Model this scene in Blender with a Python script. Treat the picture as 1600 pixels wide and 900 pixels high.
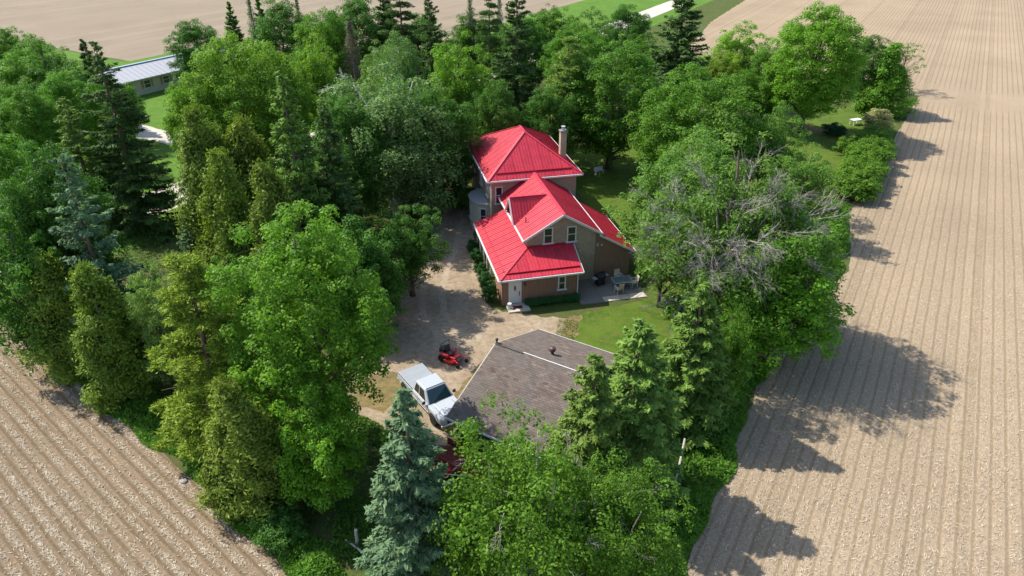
import bpy, math, random
import numpy as np
from mathutils import Vector, Matrix

for o in list(bpy.data.objects):
    bpy.data.objects.remove(o)
scene = bpy.context.scene
COL = scene.collection

# ---------------------------------------------------------------- camera
cam_d = bpy.data.cameras.new('camera'); cam = bpy.data.objects.new('camera', cam_d); COL.objects.link(cam)
cam.location = (0, 0, 30); cam.rotation_euler = (math.radians(60), 0, 0)
cam_d.sensor_width = 36; cam_d.lens = 36 * 1100 / 1600; cam_d.clip_end = 6000; cam_d.clip_start = 0.5
scene.camera = cam

# ---------------------------------------------------------------- sky, sun, exposure
SUN_EL = math.radians(48)
SUN_DIR = Vector((-math.cos(math.radians(26)) * math.cos(SUN_EL), math.sin(math.radians(26)) * math.cos(SUN_EL), math.sin(SUN_EL)))
world = bpy.data.worlds.new('World'); scene.world = world; world.use_nodes = True
wn = world.node_tree; wn.nodes.clear()
sky = wn.nodes.new('ShaderNodeTexSky'); sky.sky_type = 'NISHITA'; sky.sun_disc = False
sky.sun_elevation = SUN_EL; sky.sun_rotation = math.atan2(SUN_DIR.x, SUN_DIR.y)
bg = wn.nodes.new('ShaderNodeBackground'); bg.inputs['Strength'].default_value = 0.15
wo = wn.nodes.new('ShaderNodeOutputWorld')
wn.links.new(sky.outputs[0], bg.inputs[0]); wn.links.new(bg.outputs[0], wo.inputs[0])
sun_d = bpy.data.lights.new('sun', 'SUN'); sun_d.energy = 4.3; sun_d.angle = math.radians(0.6); sun_d.color = (1, 0.95, 0.86)
sun = bpy.data.objects.new('sun', sun_d); COL.objects.link(sun)
sun.rotation_euler = (-SUN_DIR).to_track_quat('-Z', 'Y').to_euler(); sun.location = SUN_DIR * 200
vs = scene.view_settings; vs.view_transform = 'Standard'; vs.look = 'None'; vs.gamma = 1; vs.exposure = 0.92; vs.use_curve_mapping = False

# ---------------------------------------------------------------- node helpers and materials
class NT:
    def __init__(s, name):
        s.m = bpy.data.materials.new(name); s.m.use_nodes = True; s.t = s.m.node_tree; s.t.nodes.clear()
        s.out = s.t.nodes.new('ShaderNodeOutputMaterial')
    def n(s, kind, **kw):
        nd = s.t.nodes.new(kind)
        for k, v in kw.items():
            if k.startswith('i_'): nd.inputs[k[2:].replace('_', ' ')].default_value = v
            else: setattr(nd, k, v)
        return nd
    def l(s, a, b): s.t.links.new(a, b)
    def math(s, op, a, b=None, c=None):
        nd = s.t.nodes.new('ShaderNodeMath'); nd.operation = op
        for i, v in enumerate((a, b, c)):
            if v is None: continue
            if isinstance(v, (int, float)): nd.inputs[i].default_value = v
            else: s.l(v, nd.inputs[i])
        return nd.outputs[0]
    def mix(s, f, a, b, mode='MIX'):
        nd = s.t.nodes.new('ShaderNodeMix'); nd.data_type = 'RGBA'; nd.blend_type = mode
        for sock, v in ((nd.inputs[0], f), (nd.inputs[6], a), (nd.inputs[7], b)):
            if isinstance(v, (int, float)): sock.default_value = v
            elif isinstance(v, tuple): sock.default_value = (*v[:3], 1)
            else: s.l(v, sock)
        return nd.outputs[2]
    def noise(s, scale, vec=None, detail=4, rough=0.55, dist=0):
        nd = s.n('ShaderNodeTexNoise'); nd.inputs['Scale'].default_value = scale; nd.inputs['Detail'].default_value = detail
        nd.inputs['Roughness'].default_value = rough; nd.inputs['Distortion'].default_value = dist
        if vec is not None: s.l(vec, nd.inputs['Vector'])
        return nd.outputs['Fac']
    def ramp(s, f, stops):
        nd = s.n('ShaderNodeValToRGB'); r = nd.color_ramp
        while len(r.elements) < len(stops): r.elements.new(0.5)
        for e, (p, c) in zip(r.elements, stops):
            e.position = p; e.color = (*c, 1) if len(c) == 3 else c
        s.l(f, nd.inputs[0]); return nd.outputs[0]
    def pos(s): return s.n('ShaderNodeNewGeometry').outputs['Position']
    def obj(s): return s.n('ShaderNodeTexCoord').outputs['Object']
    def princ(s, col, rough=0.7, spec=0.3, metal=0.0, bump=None, bstr=0.3, bdist=0.02):
        p = s.n('ShaderNodeBsdfPrincipled')
        if isinstance(col, tuple): p.inputs['Base Color'].default_value = (*col[:3], 1)
        else: s.l(col, p.inputs['Base Color'])
        if isinstance(rough, (int, float)): p.inputs['Roughness'].default_value = rough
        else: s.l(rough, p.inputs['Roughness'])
        p.inputs['Specular IOR Level'].default_value = spec; p.inputs['Metallic'].default_value = metal
        if bump is not None:
            b = s.n('ShaderNodeBump'); b.inputs['Strength'].default_value = bstr; b.inputs['Distance'].default_value = bdist
            s.l(bump, b.inputs['Height']); s.l(b.outputs[0], p.inputs['Normal'])
        s.l(p.outputs[0], s.out.inputs[0]); return p

M = {}
def simple(name, col, rough=0.6, spec=0.3, metal=0.0, var=0.25, scale=3.0, bump=0.0):
    t = NT(name); f = t.noise(scale, t.obj(), 5, 0.6)
    c = t.mix(t.math('MULTIPLY', f, 1.0), tuple(v * (1 - var) for v in col), tuple(min(1, v * (1 + var)) for v in col))
    t.princ(c, rough, spec, metal, t.noise(scale * 8, t.obj(), 3) if bump else None, bump or 0.1)
    M[name] = t.m; return t.m

def foliage(name, trans, rough=0.55, spec=0.25, yellow=0.25):
    t = NT(name)
    oi = t.n('ShaderNodeObjectInfo'); at = t.n('ShaderNodeAttribute', attribute_name='tint')
    big = t.noise(0.55, t.obj(), 2)
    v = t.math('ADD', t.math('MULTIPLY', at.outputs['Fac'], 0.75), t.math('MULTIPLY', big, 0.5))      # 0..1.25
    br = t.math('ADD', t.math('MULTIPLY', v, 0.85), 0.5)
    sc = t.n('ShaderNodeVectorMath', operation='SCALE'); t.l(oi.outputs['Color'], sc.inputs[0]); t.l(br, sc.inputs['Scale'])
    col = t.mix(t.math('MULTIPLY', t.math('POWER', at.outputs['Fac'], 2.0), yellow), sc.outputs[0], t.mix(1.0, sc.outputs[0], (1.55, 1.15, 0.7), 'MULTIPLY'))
    p = t.n('ShaderNodeBsdfPrincipled'); t.l(col, p.inputs['Base Color']); p.inputs['Roughness'].default_value = rough; p.inputs['Specular IOR Level'].default_value = spec
    tr = t.n('ShaderNodeBsdfTranslucent'); t.l(t.mix(1.0, col, (1.25, 1.40, 0.55), 'MULTIPLY'), tr.inputs[0])
    mx = t.n('ShaderNodeMixShader'); mx.inputs[0].default_value = trans
    t.l(p.outputs[0], mx.inputs[1]); t.l(tr.outputs[0], mx.inputs[2]); t.l(mx.outputs[0], t.out.inputs[0])
    M[name] = t.m; return t.m
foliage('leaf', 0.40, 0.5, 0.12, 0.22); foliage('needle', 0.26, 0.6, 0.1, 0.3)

def bark(name, a, b, scale):
    t = NT(name); o = t.obj(); mp = t.n('ShaderNodeMapping'); mp.inputs['Scale'].default_value = (1, 1, 0.25); t.l(o, mp.inputs[0])
    f = t.noise(scale, mp.outputs[0], 6, 0.7); c = t.mix(t.ramp(f, [(0.35, (0, 0, 0)), (0.65, (1, 1, 1))]), a, b)
    t.princ(c, 0.9, 0.1, 0, f, 0.6, 0.03); M[name] = t.m
bark('bark', (0.07, 0.05, 0.035), (0.16, 0.125, 0.095), 6)
bark('birch_bark', (0.30, 0.29, 0.26), (0.72, 0.70, 0.65), 4)
bark('dead_wood', (0.16, 0.14, 0.125), (0.33, 0.30, 0.27), 5)
bark('spruce_bark', (0.09, 0.065, 0.045), (0.19, 0.14, 0.10), 8)

# fields: planted rows 0.76 m apart with pale corn residue between them
def field_mat(name, rowdir, soil, straw, furrow, rowamt, band=None, phase=0.0, patch=0.3):
    t = NT(name); p = t.pos()
    dx, dy = rowdir; nx, ny = dy, -dx
    sep = t.n('ShaderNodeSeparateXYZ'); t.l(p, sep.inputs[0]); x, y = sep.outputs[0], sep.outputs[1]
    across = t.math('ADD', t.math('MULTIPLY', x, nx), t.math('MULTIPLY', y, ny))
    along = t.math('ADD', t.math('MULTIPLY', x, dx), t.math('MULTIPLY', y, dy))
    wob = t.noise(0.35, p, 3); wob2 = t.noise(3.0, p, 3)
    a = t.math('ADD', across, t.math('ADD', t.math('MULTIPLY', wob, 0.14), t.math('MULTIPLY', wob2, 0.09)))
    s = t.math('SINE', t.math('MULTIPLY', t.math('ADD', a, phase), 2 * math.pi / 0.762))
    row = t.n('ShaderNodeMapRange'); row.inputs[1].default_value = 0.55; row.inputs[2].default_value = 1.0; t.l(s, row.inputs[0])
    rowm = t.math('MULTIPLY', row.outputs[0], rowamt)
    rowm = t.math('MULTIPLY', rowm, t.math('ADD', 0.55, t.math('MULTIPLY', t.noise(0.9, p, 3), 0.9)))
    if band:
        b = t.math('ABSOLUTE', t.math('SUBTRACT', t.math('ADD', along, t.math('MULTIPLY', t.noise(0.12, p, 2), 6)), band[0]))
        bm = t.n('ShaderNodeMapRange'); bm.inputs[1].default_value = band[1] * 0.6; bm.inputs[2].default_value = band[1] * 1.2; t.l(b, bm.inputs[0])
        rowm = t.math('MULTIPLY', rowm, t.math('ADD', 0.12, t.math('MULTIPLY', bm.outputs[0], 0.88)))
    cb = t.n('ShaderNodeCombineXYZ'); t.l(t.math('MULTIPLY', across, 1.0), cb.inputs[0]); t.l(t.math('MULTIPLY', along, 0.45), cb.inputs[1])
    fine = t.noise(7.0, cb.outputs[0], 6, 0.75); fine2 = t.noise(22.0, p, 4, 0.7); patchn = t.noise(0.07, p, 5, 0.6)
    st = t.ramp(t.math('ADD', t.math('MULTIPLY', fine, 0.6), t.math('MULTIPLY', fine2, 0.4)), [(0.36, (0, 0, 0)), (0.62, (1, 1, 1))])
    base = t.mix(st, soil, straw)
    base = t.mix(t.math('MULTIPLY', t.ramp(patchn, [(0.35, (0, 0, 0)), (0.7, (1, 1, 1))]), patch), base, tuple(v * 0.72 for v in soil))
    rowid = t.math('FLOOR', t.math('DIVIDE', across, 0.762 * 4)); rv = t.n('ShaderNodeTexWhiteNoise', noise_dimensions='1D'); t.l(rowid, rv.inputs['W'])
    vary = t.math('ADD', 0.90, t.math('ADD', t.math('MULTIPLY', rv.outputs['Value'], 0.10), t.math('MULTIPLY', t.noise(0.03, p, 4, 0.6), 0.16)))
    vs_ = t.n('ShaderNodeVectorMath', operation='SCALE'); t.l(base, vs_.inputs[0]); t.l(vary, vs_.inputs['Scale']); base = vs_.outputs[0]
    trk = t.math('LESS_THAN', t.math('ABSOLUTE', t.math('SUBTRACT', t.math('MODULO', t.math('ADD', across, 500.3), 9.144), 4.57)), 0.30); trk = t.math('MULTIPLY', trk, t.math('MULTIPLY', t.noise(0.5, p, 3), 0.40))
    base = t.mix(trk, base, furrow); col = t.mix(rowm, base, furrow)
    h = t.math('SUBTRACT', t.math('ADD', fine, t.math('MULTIPLY', fine2, 0.6)), t.math('MULTIPLY', rowm, 1.2))
    t.princ(col, 0.95, 0.05, 0, h, 0.55, 0.06); M[name] = t.m
RD = (0.515, 0.857); LD = (-0.766, 0.643)
field_mat('field_right', RD, (0.215, 0.156, 0.100), (0.375, 0.295, 0.200), (0.132, 0.100, 0.054), 0.46, (136.5, 7.0))
field_mat('field_left', LD, (0.135, 0.096, 0.060), (0.250, 0.188, 0.125), (0.092, 0.068, 0.037), 0.6)
field_mat('field_far', RD, (0.195, 0.152, 0.108), (0.285, 0.232, 0.168), (0.150, 0.120, 0.078), 0.55)

def ground_mat(name, a, b, c, s1, s2, bump=0.4, bd=0.05):
    t = NT(name); p = t.pos(); n1 = t.noise(s1, p, 5, 0.6); n2 = t.noise(s2, p, 5, 0.7)
    col = t.mix(t.ramp(n1, [(0.38, (0, 0, 0)), (0.62, (1, 1, 1))]), a, b)
    col = t.mix(t.ramp(n2, [(0.42, (0, 0, 0)), (0.68, (1, 1, 1))]), col, c)
    t.princ(col, 0.95, 0.05, 0, t.noise(s2 * 3, p, 4, 0.7), bump, bd); M[name] = t.m
ground_mat('ground', (0.045, 0.075, 0.016), (0.095, 0.075, 0.042), (0.070, 0.115, 0.020), 0.5, 3.5, 0.7, 0.08)
ground_mat('lawn', (0.042, 0.098, 0.010), (0.075, 0.135, 0.014), (0.115, 0.118, 0.034), 0.45, 1.9, 0.8, 0.08)
ground_mat('verge', (0.075, 0.150, 0.022), (0.098, 0.180, 0.026), (0.068, 0.128, 0.022), 0.15, 0.8, 0.5, 0.1)
ground_mat('gravel', (0.26, 0.195, 0.130), (0.33, 0.260, 0.185), (0.19, 0.145, 0.092), 0.30, 2.2, 0.6, 0.04)
ground_mat('worn_gravel', (0.31, 0.245, 0.175), (0.36, 0.29, 0.21), (0.25, 0.195, 0.13), 0.6, 3.0, 0.3, 0.02)
ground_mat('road_gravel', (0.425, 0.383, 0.332), (0.493, 0.451, 0.391), (0.383, 0.340, 0.289), 0.25, 2.5, 0.3, 0.03)
ground_mat('dry_grass', (0.235, 0.165, 0.075), (0.16, 0.115, 0.065), (0.085, 0.095, 0.026), 0.9, 2.6, 0.6, 0.06)

simple('concrete', (0.19, 0.172, 0.148), 0.9, 0.2, var=0.18, bump=0.3)
simple('stone_slab', (0.437, 0.390, 0.328), 0.9, 0.2, var=0.2, bump=0.3)
simple('white_paint', (0.577, 0.569, 0.546), 0.5, 0.4, var=0.05)
simple('siding', (0.484, 0.445, 0.351), 0.7, 0.3, var=0.06)
simple('grey_metal', (0.42, 0.44, 0.46), 0.45, 0.5, 0.3, var=0.12)
simple('steel', (0.30, 0.36, 0.42), 0.35, 0.5, 0.6, var=0.2)
simple('black', (0.018, 0.018, 0.020), 0.45, 0.4, var=0.2)
simple('rubber', (0.022, 0.021, 0.020), 0.85, 0.2, var=0.3)
simple('red_machine', (0.52, 0.018, 0.02), 0.35, 0.5, var=0.12)
simple('dark_wall', (0.060, 0.045, 0.040), 0.9, 0.1)
simple('red_rust', (0.15, 0.030, 0.026), 0.8, 0.2, var=0.45, scale=2)
simple('old_wood', (0.34, 0.22, 0.12), 0.85, 0.15, var=0.3, scale=4)
simple('grey_wood', (0.40, 0.36, 0.31), 0.9, 0.1, var=0.3, scale=4)
simple('terracotta', (0.40, 0.20, 0.11), 0.8, 0.2)
simple('dark_red', (0.12, 0.03, 0.025), 0.9, 0.1)
simple('chrome', (0.62, 0.63, 0.64), 0.18, 0.5, 0.9, var=0.05)
simple('vent_brown', (0.10, 0.05, 0.05), 0.5, 0.4, 0.3)
simple('tan_cloth', (0.48, 0.40, 0.30), 0.9, 0.1)
simple('rock', (0.30, 0.28, 0.25), 0.9, 0.1, var=0.3, scale=6)
simple('truck_white', (0.36, 0.385, 0.41), 0.25, 0.5, var=0.03)
simple('truck_cover', (0.25, 0.27, 0.285), 0.45, 0.4, var=0.08)

def glass(name, col):
    t = NT(name); p = t.princ(col, 0.06, 0.6); p.inputs['Coat Weight'].default_value = 0.3; M[name] = t.m
glass('glass', (0.012, 0.016, 0.020)); glass('windscreen', (0.012, 0.040, 0.050)); glass('table_glass', (0.10, 0.16, 0.15))

t = NT('brick'); o = t.obj()
sep = t.n('ShaderNodeSeparateXYZ'); t.l(o, sep.inputs[0]); cb = t.n('ShaderNodeCombineXYZ')
t.l(t.math('ADD', sep.outputs[0], sep.outputs[1]), cb.inputs[0]); t.l(sep.outputs[2], cb.inputs[1])
bk = t.n('ShaderNodeTexBrick'); t.l(cb.outputs[0], bk.inputs[0]); bk.inputs['Scale'].default_value = 1.0
bk.inputs['Brick Width'].default_value = 0.22; bk.inputs['Row Height'].default_value = 0.075; bk.inputs['Mortar Size'].default_value = 0.010
bk.inputs['Color1'].default_value = (0.42, 0.33, 0.21, 1); bk.inputs['Color2'].default_value = (0.33, 0.25, 0.155, 1); bk.inputs['Mortar'].default_value = (0.320, 0.288, 0.240, 1)
nz = t.noise(0.7, o, 5, 0.65)
cc = t.mix(t.ramp(nz, [(0.4, (0, 0, 0)), (0.75, (1, 1, 1))]), bk.outputs[0], t.mix(1.0, bk.outputs[0], (0.72, 0.70, 0.66), 'MULTIPLY'))
t.princ(cc, 0.9, 0.1, 0, bk.outputs['Fac'], -0.3, 0.01); M['brick'] = t.m

t = NT('boards'); o = t.obj(); mp = t.n('ShaderNodeMapping'); mp.inputs['Scale'].default_value = (6, 6, 0.5); t.l(o, mp.inputs[0])
f = t.noise(2.0, mp.outputs[0], 5, 0.65); t.princ(t.mix(f, (0.185, 0.105, 0.066), (0.310, 0.195, 0.135)), 0.85, 0.15, 0, f, 0.2, 0.01); M['boards'] = t.m

t = NT('red_roof'); o = t.obj(); oi = t.n('ShaderNodeObjectInfo')
f = t.noise(1.3, o, 5, 0.6); c = t.mix(t.ramp(f, [(0.3, (0, 0, 0)), (0.7, (1, 1, 1))]), (0.35, 0.010, 0.026), (0.47, 0.022, 0.045))
c = t.mix(t.math('MULTIPLY', oi.outputs['Random'], 0.6), c, (0.50, 0.030, 0.048))
mp = t.n('ShaderNodeMapping'); mp.inputs['Scale'].default_value = (5.0, 5.0, 0.35); t.l(o, mp.inputs[0]); sk = t.noise(1.0, mp.outputs[0], 5, 0.7)
c = t.mix(t.math('MULTIPLY', t.ramp(sk, [(0.50, (0, 0, 0)), (0.72, (1, 1, 1))]), 0.35), c, (0.42, 0.075, 0.085)); c = t.mix(t.math('MULTIPLY', t.ramp(t.noise(2.2, o, 6, 0.75), [(0.55, (0, 0, 0)), (0.75, (1, 1, 1))]), 0.35), c, (0.20, 0.012, 0.018))
p = t.princ(c, t.math('ADD', 0.36, t.math('MULTIPLY', t.noise(3, o, 3), 0.3)), 0.42); M['red_roof'] = t.m
t = NT('red_trim'); t.princ((0.40, 0.008, 0.018), 0.4, 0.5); M['red_trim'] = t.m

t = NT('shingle'); at = t.n('ShaderNodeAttribute', attribute_name='tint'); o = t.obj()
c = t.mix(at.outputs['Fac'], (0.080, 0.062, 0.052), (0.185, 0.146, 0.122)); st = t.noise(0.5, o, 5, 0.65)
c = t.mix(t.ramp(st, [(0.4, (0, 0, 0)), (0.75, (1, 1, 1))]), c, (0.120, 0.109, 0.098)); t.princ(c, 0.95, 0.1, 0, t.noise(60, o, 3), 0.4, 0.005); M['shingle'] = t.m
t = NT('straw'); at = t.n('ShaderNodeAttribute', attribute_name='tint'); t.princ(t.mix(at.outputs['Fac'], (0.25, 0.19, 0.125), (0.56, 0.48, 0.36)), 0.9, 0.1); M['straw'] = t.m

# ---------------------------------------------------------------- object and mesh helpers
def link(name, me, mat=None, parent=None, loc=None, color=None):
    o = bpy.data.objects.new(name, me); COL.objects.link(o)
    if mat is not None and len(me.materials) == 0: me.materials.append(M[mat])
    if parent is not None: o.parent = parent
    if loc is not None: o.location = loc
    if color is not None: o.color = (*color, 1)
    return o
def tag(o, label=None, cat=None, group=None, kind=None):
    if label: o['label'] = label
    if cat: o['category'] = cat
    if group: o['group'] = group
    if kind: o['kind'] = kind
    return o
def thing(name, loc, rz, label, cat, group=None):
    o = bpy.data.objects.new(name, None); COL.objects.link(o); o.location = loc; o.rotation_euler = (0, 0, rz)
    o.empty_display_size = 0.3
    return tag(o, label, cat, group)

def np_mesh(name, V, nper, tint=None, smooth=False):
    """V: (F*nper,3) vertices, one face for each nper of them"""
    V = np.ascontiguousarray(V, dtype=np.float32).reshape(-1, 3); nv = len(V); nf = nv // nper
    me = bpy.data.meshes.new(name)
    me.vertices.add(nv); me.vertices.foreach_set('co', V.ravel())
    me.loops.add(nv); me.loops.foreach_set('vertex_index', np.arange(nv, dtype=np.int32))
    me.polygons.add(nf); me.polygons.foreach_set('loop_start', np.arange(0, nv, nper, dtype=np.int32))
    me.update(calc_edges=True)
    if tint is not None:
        a = me.attributes.new('tint', 'FLOAT', 'FACE'); a.data.foreach_set('value', np.ascontiguousarray(tint, dtype=np.float32))
    return me

class MB:
    def __init__(s): s.v = []; s.f = []
    def add(s, vs, fs):
        b = len(s.v); s.v += [tuple(v) for v in vs]; s.f += [tuple(b + i for i in f) for f in fs]; return s
    def box(s, x0, x1, y0, y1, z0, z1):
        return s.add([(x0, y0, z0), (x1, y0, z0), (x1, y1, z0), (x0, y1, z0), (x0, y0, z1), (x1, y0, z1), (x1, y1, z1), (x0, y1, z1)],
                     [(0, 3, 2, 1), (4, 5, 6, 7), (0, 1, 5, 4), (1, 2, 6, 5), (2, 3, 7, 6), (3, 0, 4, 7)])
    def bar(s, a, b, w, h, up=(0, 0, 1)):
        a, b = Vector(a), Vector(b); d = (b - a).normalized(); sd = d.cross(Vector(up))
        if sd.length < 1e-4: sd = d.cross(Vector((1, 0, 0)))
        sd.normalize(); u = sd.cross(d); vs = []
        for p in (a, b):
            for i, j in ((-1, -1), (1, -1), (1, 1), (-1, 1)): vs.append(p + sd * i * w / 2 + u * j * h / 2)
        return s.add(vs, [(0, 3, 2, 1), (4, 5, 6, 7), (0, 1, 5, 4), (1, 2, 6, 5), (2, 3, 7, 6), (3, 0, 4, 7)])
    def tube(s, pts, rad, n=6, cap=True):
        pts = [Vector(p) for p in pts]; rings = []; ref = None
        for i, p in enumerate(pts):
            d = (pts[min(i + 1, len(pts) - 1)] - pts[max(i - 1, 0)]).normalized()
            if ref is None: ref = d.orthogonal().normalized()
            ref = (ref - d * ref.dot(d)).normalized(); bi = d.cross(ref)
            r = rad[i] if isinstance(rad, (list, tuple)) else rad
            rings.append([p + (ref * math.cos(2 * math.pi * k / n) + bi * math.sin(2 * math.pi * k / n)) * r for k in range(n)])
        b = len(s.v)
        for r in rings: s.v += [tuple(v) for v in r]
        for i in range(len(rings) - 1):
            for k in range(n):
                k2 = (k + 1) % n; s.f.append((b + i * n + k, b + i * n + k2, b + (i + 1) * n + k2, b + (i + 1) * n + k))
        if cap:
            s.f.append(tuple(b + k for k in reversed(range(n)))); s.f.append(tuple(b + (len(rings) - 1) * n + k for k in range(n)))
        return s
    def prism(s, poly, off):
        """poly: planar loop of 3D points; off: extrusion vector"""
        n = len(poly); off = Vector(off); P = [Vector(p) for p in poly]
        fs = [tuple(reversed(range(n))), tuple(range(n, 2 * n))] + [(i, (i + 1) % n, n + (i + 1) % n, n + i) for i in range(n)]
        return s.add(P + [p + off for p in P], fs)
    def lathe(s, prof, n=12, c=(0, 0, 0)):
        b = len(s.v)
        for r, z in prof:
            for k in range(n): s.v.append((c[0] + r * math.cos(2 * math.pi * k / n), c[1] + r * math.sin(2 * math.pi * k / n), c[2] + z))
        for i in range(len(prof) - 1):
            for k in range(n):
                k2 = (k + 1) % n; s.f.append((b + i * n + k, b + i * n + k2, b + (i + 1) * n + k2, b + (i + 1) * n + k))
        s.f.append(tuple(b + k for k in reversed(range(n)))); s.f.append(tuple(b + (len(prof) - 1) * n + k for k in range(n)))
        return s
    def mesh(s, name, smooth=False):
        me = bpy.data.meshes.new(name); me.from_pydata(s.v, [], s.f); me.validate()
        import bmesh
        bm = bmesh.new(); bm.from_mesh(me); bmesh.ops.recalc_face_normals(bm, faces=bm.faces); bm.to_mesh(me); bm.free()
        if smooth:
            me.polygons.foreach_set('use_smooth', [True] * len(me.polygons))
        return me
    def build(s, name, mat, parent=None, loc=None, smooth=False, bevel=0.0, color=None):
        o = link(name, s.mesh(name, smooth), mat, parent, loc, color)
        if bevel:
            md = o.modifiers.new('bevel', 'BEVEL'); md.width = bevel; md.segments = 2; md.limit_method = 'ANGLE'; md.angle_limit = math.radians(35)
        return o

def jag(poly, step, amp, seed):
    """a closed 2D outline with a natural ragged edge"""
    r = random.Random(seed); out = []
    for i in range(len(poly)):
        a, b = poly[i], poly[(i + 1) % len(poly)]; L = math.hypot(b[0] - a[0], b[1] - a[1]); n = max(1, int(L / step)); n = min(n, 120)
        for k in range(n):
            t = k / n; w = min(amp, L * 0.2)
            out.append((a[0] + (b[0] - a[0]) * t + r.uniform(-w, w), a[1] + (b[1] - a[1]) * t + r.uniform(-w, w)))
    return out
def sheet(name, poly, z, mat, kind='structure', step=None, amp=0.0, seed=1):
    if step: poly = jag(poly, step, amp, seed)
    import bmesh
    bm = bmesh.new(); vs = [bm.verts.new((x, y, z)) for x, y in poly]; f = bm.faces.new(vs)
    f.normal_update()
    if f.normal.z < 0: f.normal_flip()
    bmesh.ops.triangulate(bm, faces=bm.faces[:]); me = bpy.data.meshes.new(name); bm.to_mesh(me); bm.free()
    return tag(link(name, me, mat), kind=kind)

# ---------------------------------------------------------------- the land
sheet('ground', [(-1500, -600), (1500, -600), (1500, 2400), (-1500, 2400)], 0, 'ground')
RIGHT = [(1.8, 11.5), (6.4, 19.6), (9.6, 25.2), (12.4, 30.2), (16.9, 38.7), (22, 46), (29.9, 55.0), (36.2, 69.5), (47.5, 86), (56, 99), (65.8, 114), (63, 122), (38, 140), (36, 150), (49, 183), (69, 222), (200, 441), (700, 1200), (1300, 1200), (900, -500), (-20, -500), (-12, -12)]
sheet('ploughed_field', RIGHT, 0.012, 'field_right', step=1.2, amp=0.16, seed=2)
LEFT = [(1.6, 11.4), (-5.0, 17.2), (-11.4, 23.4), (-17.0, 28.6), (-24.8, 34.6), (-32.0, 40.6), (-39, 45.5), (-46.5, 52), (-110, -54), (-400, -500), (-20.5, -500), (-12.5, -12)]
sheet('stubble_field', LEFT, 0.012, 'field_left', step=1.2, amp=0.16, seed=3)
rd = Vector((0.509, 0.861)); rn = Vector((-0.861, 0.509)); rc = Vector((-38.4, 70.2))
def rp(s, o): q = rc + rd * s + rn * o; return (q.x, q.y)
sheet('road_verge', [rp(-700, -7.5), rp(1500, -7.5), rp(1500, 27), rp(-700, 27)], 0.006, 'verge')
sheet('neighbour_lawn', [rp(-300, 26), rp(60, 26), rp(56, 67), rp(41, 67), rp(40, 620), rp(-300, 620)], 0.004, 'verge')
sheet('road', [rp(-700, -3.0), rp(1500, -3.0), rp(1500, 3.0), rp(-700, 3.0)], 0.016, 'road_gravel', step=3, amp=0.2, seed=5)
sheet('far_field', [rp(41, 620), rp(41.5, 66), rp(55, 66), rp(60, 25), rp(1500, 25), rp(1500, 620)], 0.014, 'field_far', step=6, amp=0.5, seed=6)
sheet('neighbour_driveway', [rp(12, 3.2), rp(19, 3.2), rp(17.2, 8), rp(17, 38), rp(13, 38), rp(13.4, 8)], 0.013, 'road_gravel', step=1.5, amp=0.2, seed=7)
sheet('driveway', [(-3.7, 59), (-3.5, 68), (-6.0, 78), (-16, 108), (-20, 106), (-10.5, 77), (-9.0, 68), (-8.4, 60), (-9.8, 52), (-12.0, 47), (-12.2, 40), (-11.3, 36.2), (-7.8, 33.6), (-5.2, 32.6), (-3.3, 32.8), (-0.6, 37.5), (2.6, 42.2), (4.6, 44.6), (4.9, 47.2), (1.0, 47.6), (-1.8, 48.6), (-2.6, 52)], 0.008, 'gravel', step=0.5, amp=0.22, seed=8)
sheet('lawn', [(4.6, 47.0), (6.0, 48.1), (11.5, 50.2), (11.6, 58), (9.5, 62), (7.2, 74), (6.5, 88), (22, 95), (42, 103), (60, 112), (54.5, 98), (47, 87), (41, 78), (35.5, 70), (29, 56.5), (22, 48), (17, 45), (12.6, 38.5), (6.8, 38.0), (2.7, 42.0), (4.5, 44.4)], 0.005, 'lawn', step=0.6, amp=0.2, seed=10)
sheet('bare_earth_patch', [(38.8, 94.6), (42.6, 94.2), (44.5, 96), (42, 98.5), (39, 98)], 0.010, 'dry_grass', step=0.6, amp=0.25, seed=11)
sheet('dry_grass_patch', [(-10.8, 36.6), (-8.2, 35.6), (-6.6, 38.2), (-7.4, 40.0), (-9.6, 40.0), (-11, 38.6)], 0.013, 'dry_grass', step=0.4, amp=0.25, seed=12)
sheet('dry_grass_strip', [(-4.4, 36.6), (-3.2, 35.6), (-1.2, 39.2), (-0.2, 42), (-1.6, 42.4), (-2.6, 40.4)], 0.013, 'dry_grass', step=0.4, amp=0.2, seed=13)
sheet('worn_grass_edge', [(3.4, 44.0), (4.9, 44.3), (5.5, 47.6), (4.6, 47.5), (4.1, 46.2)], 0.014, 'dry_grass', step=0.3, amp=0.18, seed=14)

for k, off in enumerate((-0.85, 0.85)):
    pts = [(-6.4, 74), (-6.0, 66), (-6.2, 59), (-6.8, 53), (-6.4, 48), (-4.6, 44.5), (-2.6, 43.6)]; a = []; b = []
    for i, p in enumerate(pts):
        q0, q1 = pts[max(0, i - 1)], pts[min(len(pts) - 1, i + 1)]; d = Vector((q1[0] - q0[0], q1[1] - q0[1])).normalized(); nrm = Vector((-d.y, d.x))
        a.append((p[0] + nrm.x * (off - 0.26), p[1] + nrm.y * (off - 0.26))); b.append((p[0] + nrm.x * (off + 0.26), p[1] + nrm.y * (off + 0.26)))
    sheet('wheel_track', a + b[::-1], 0.0115, 'worn_gravel', step=0.4, amp=0.13, seed=20 + k)

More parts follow.
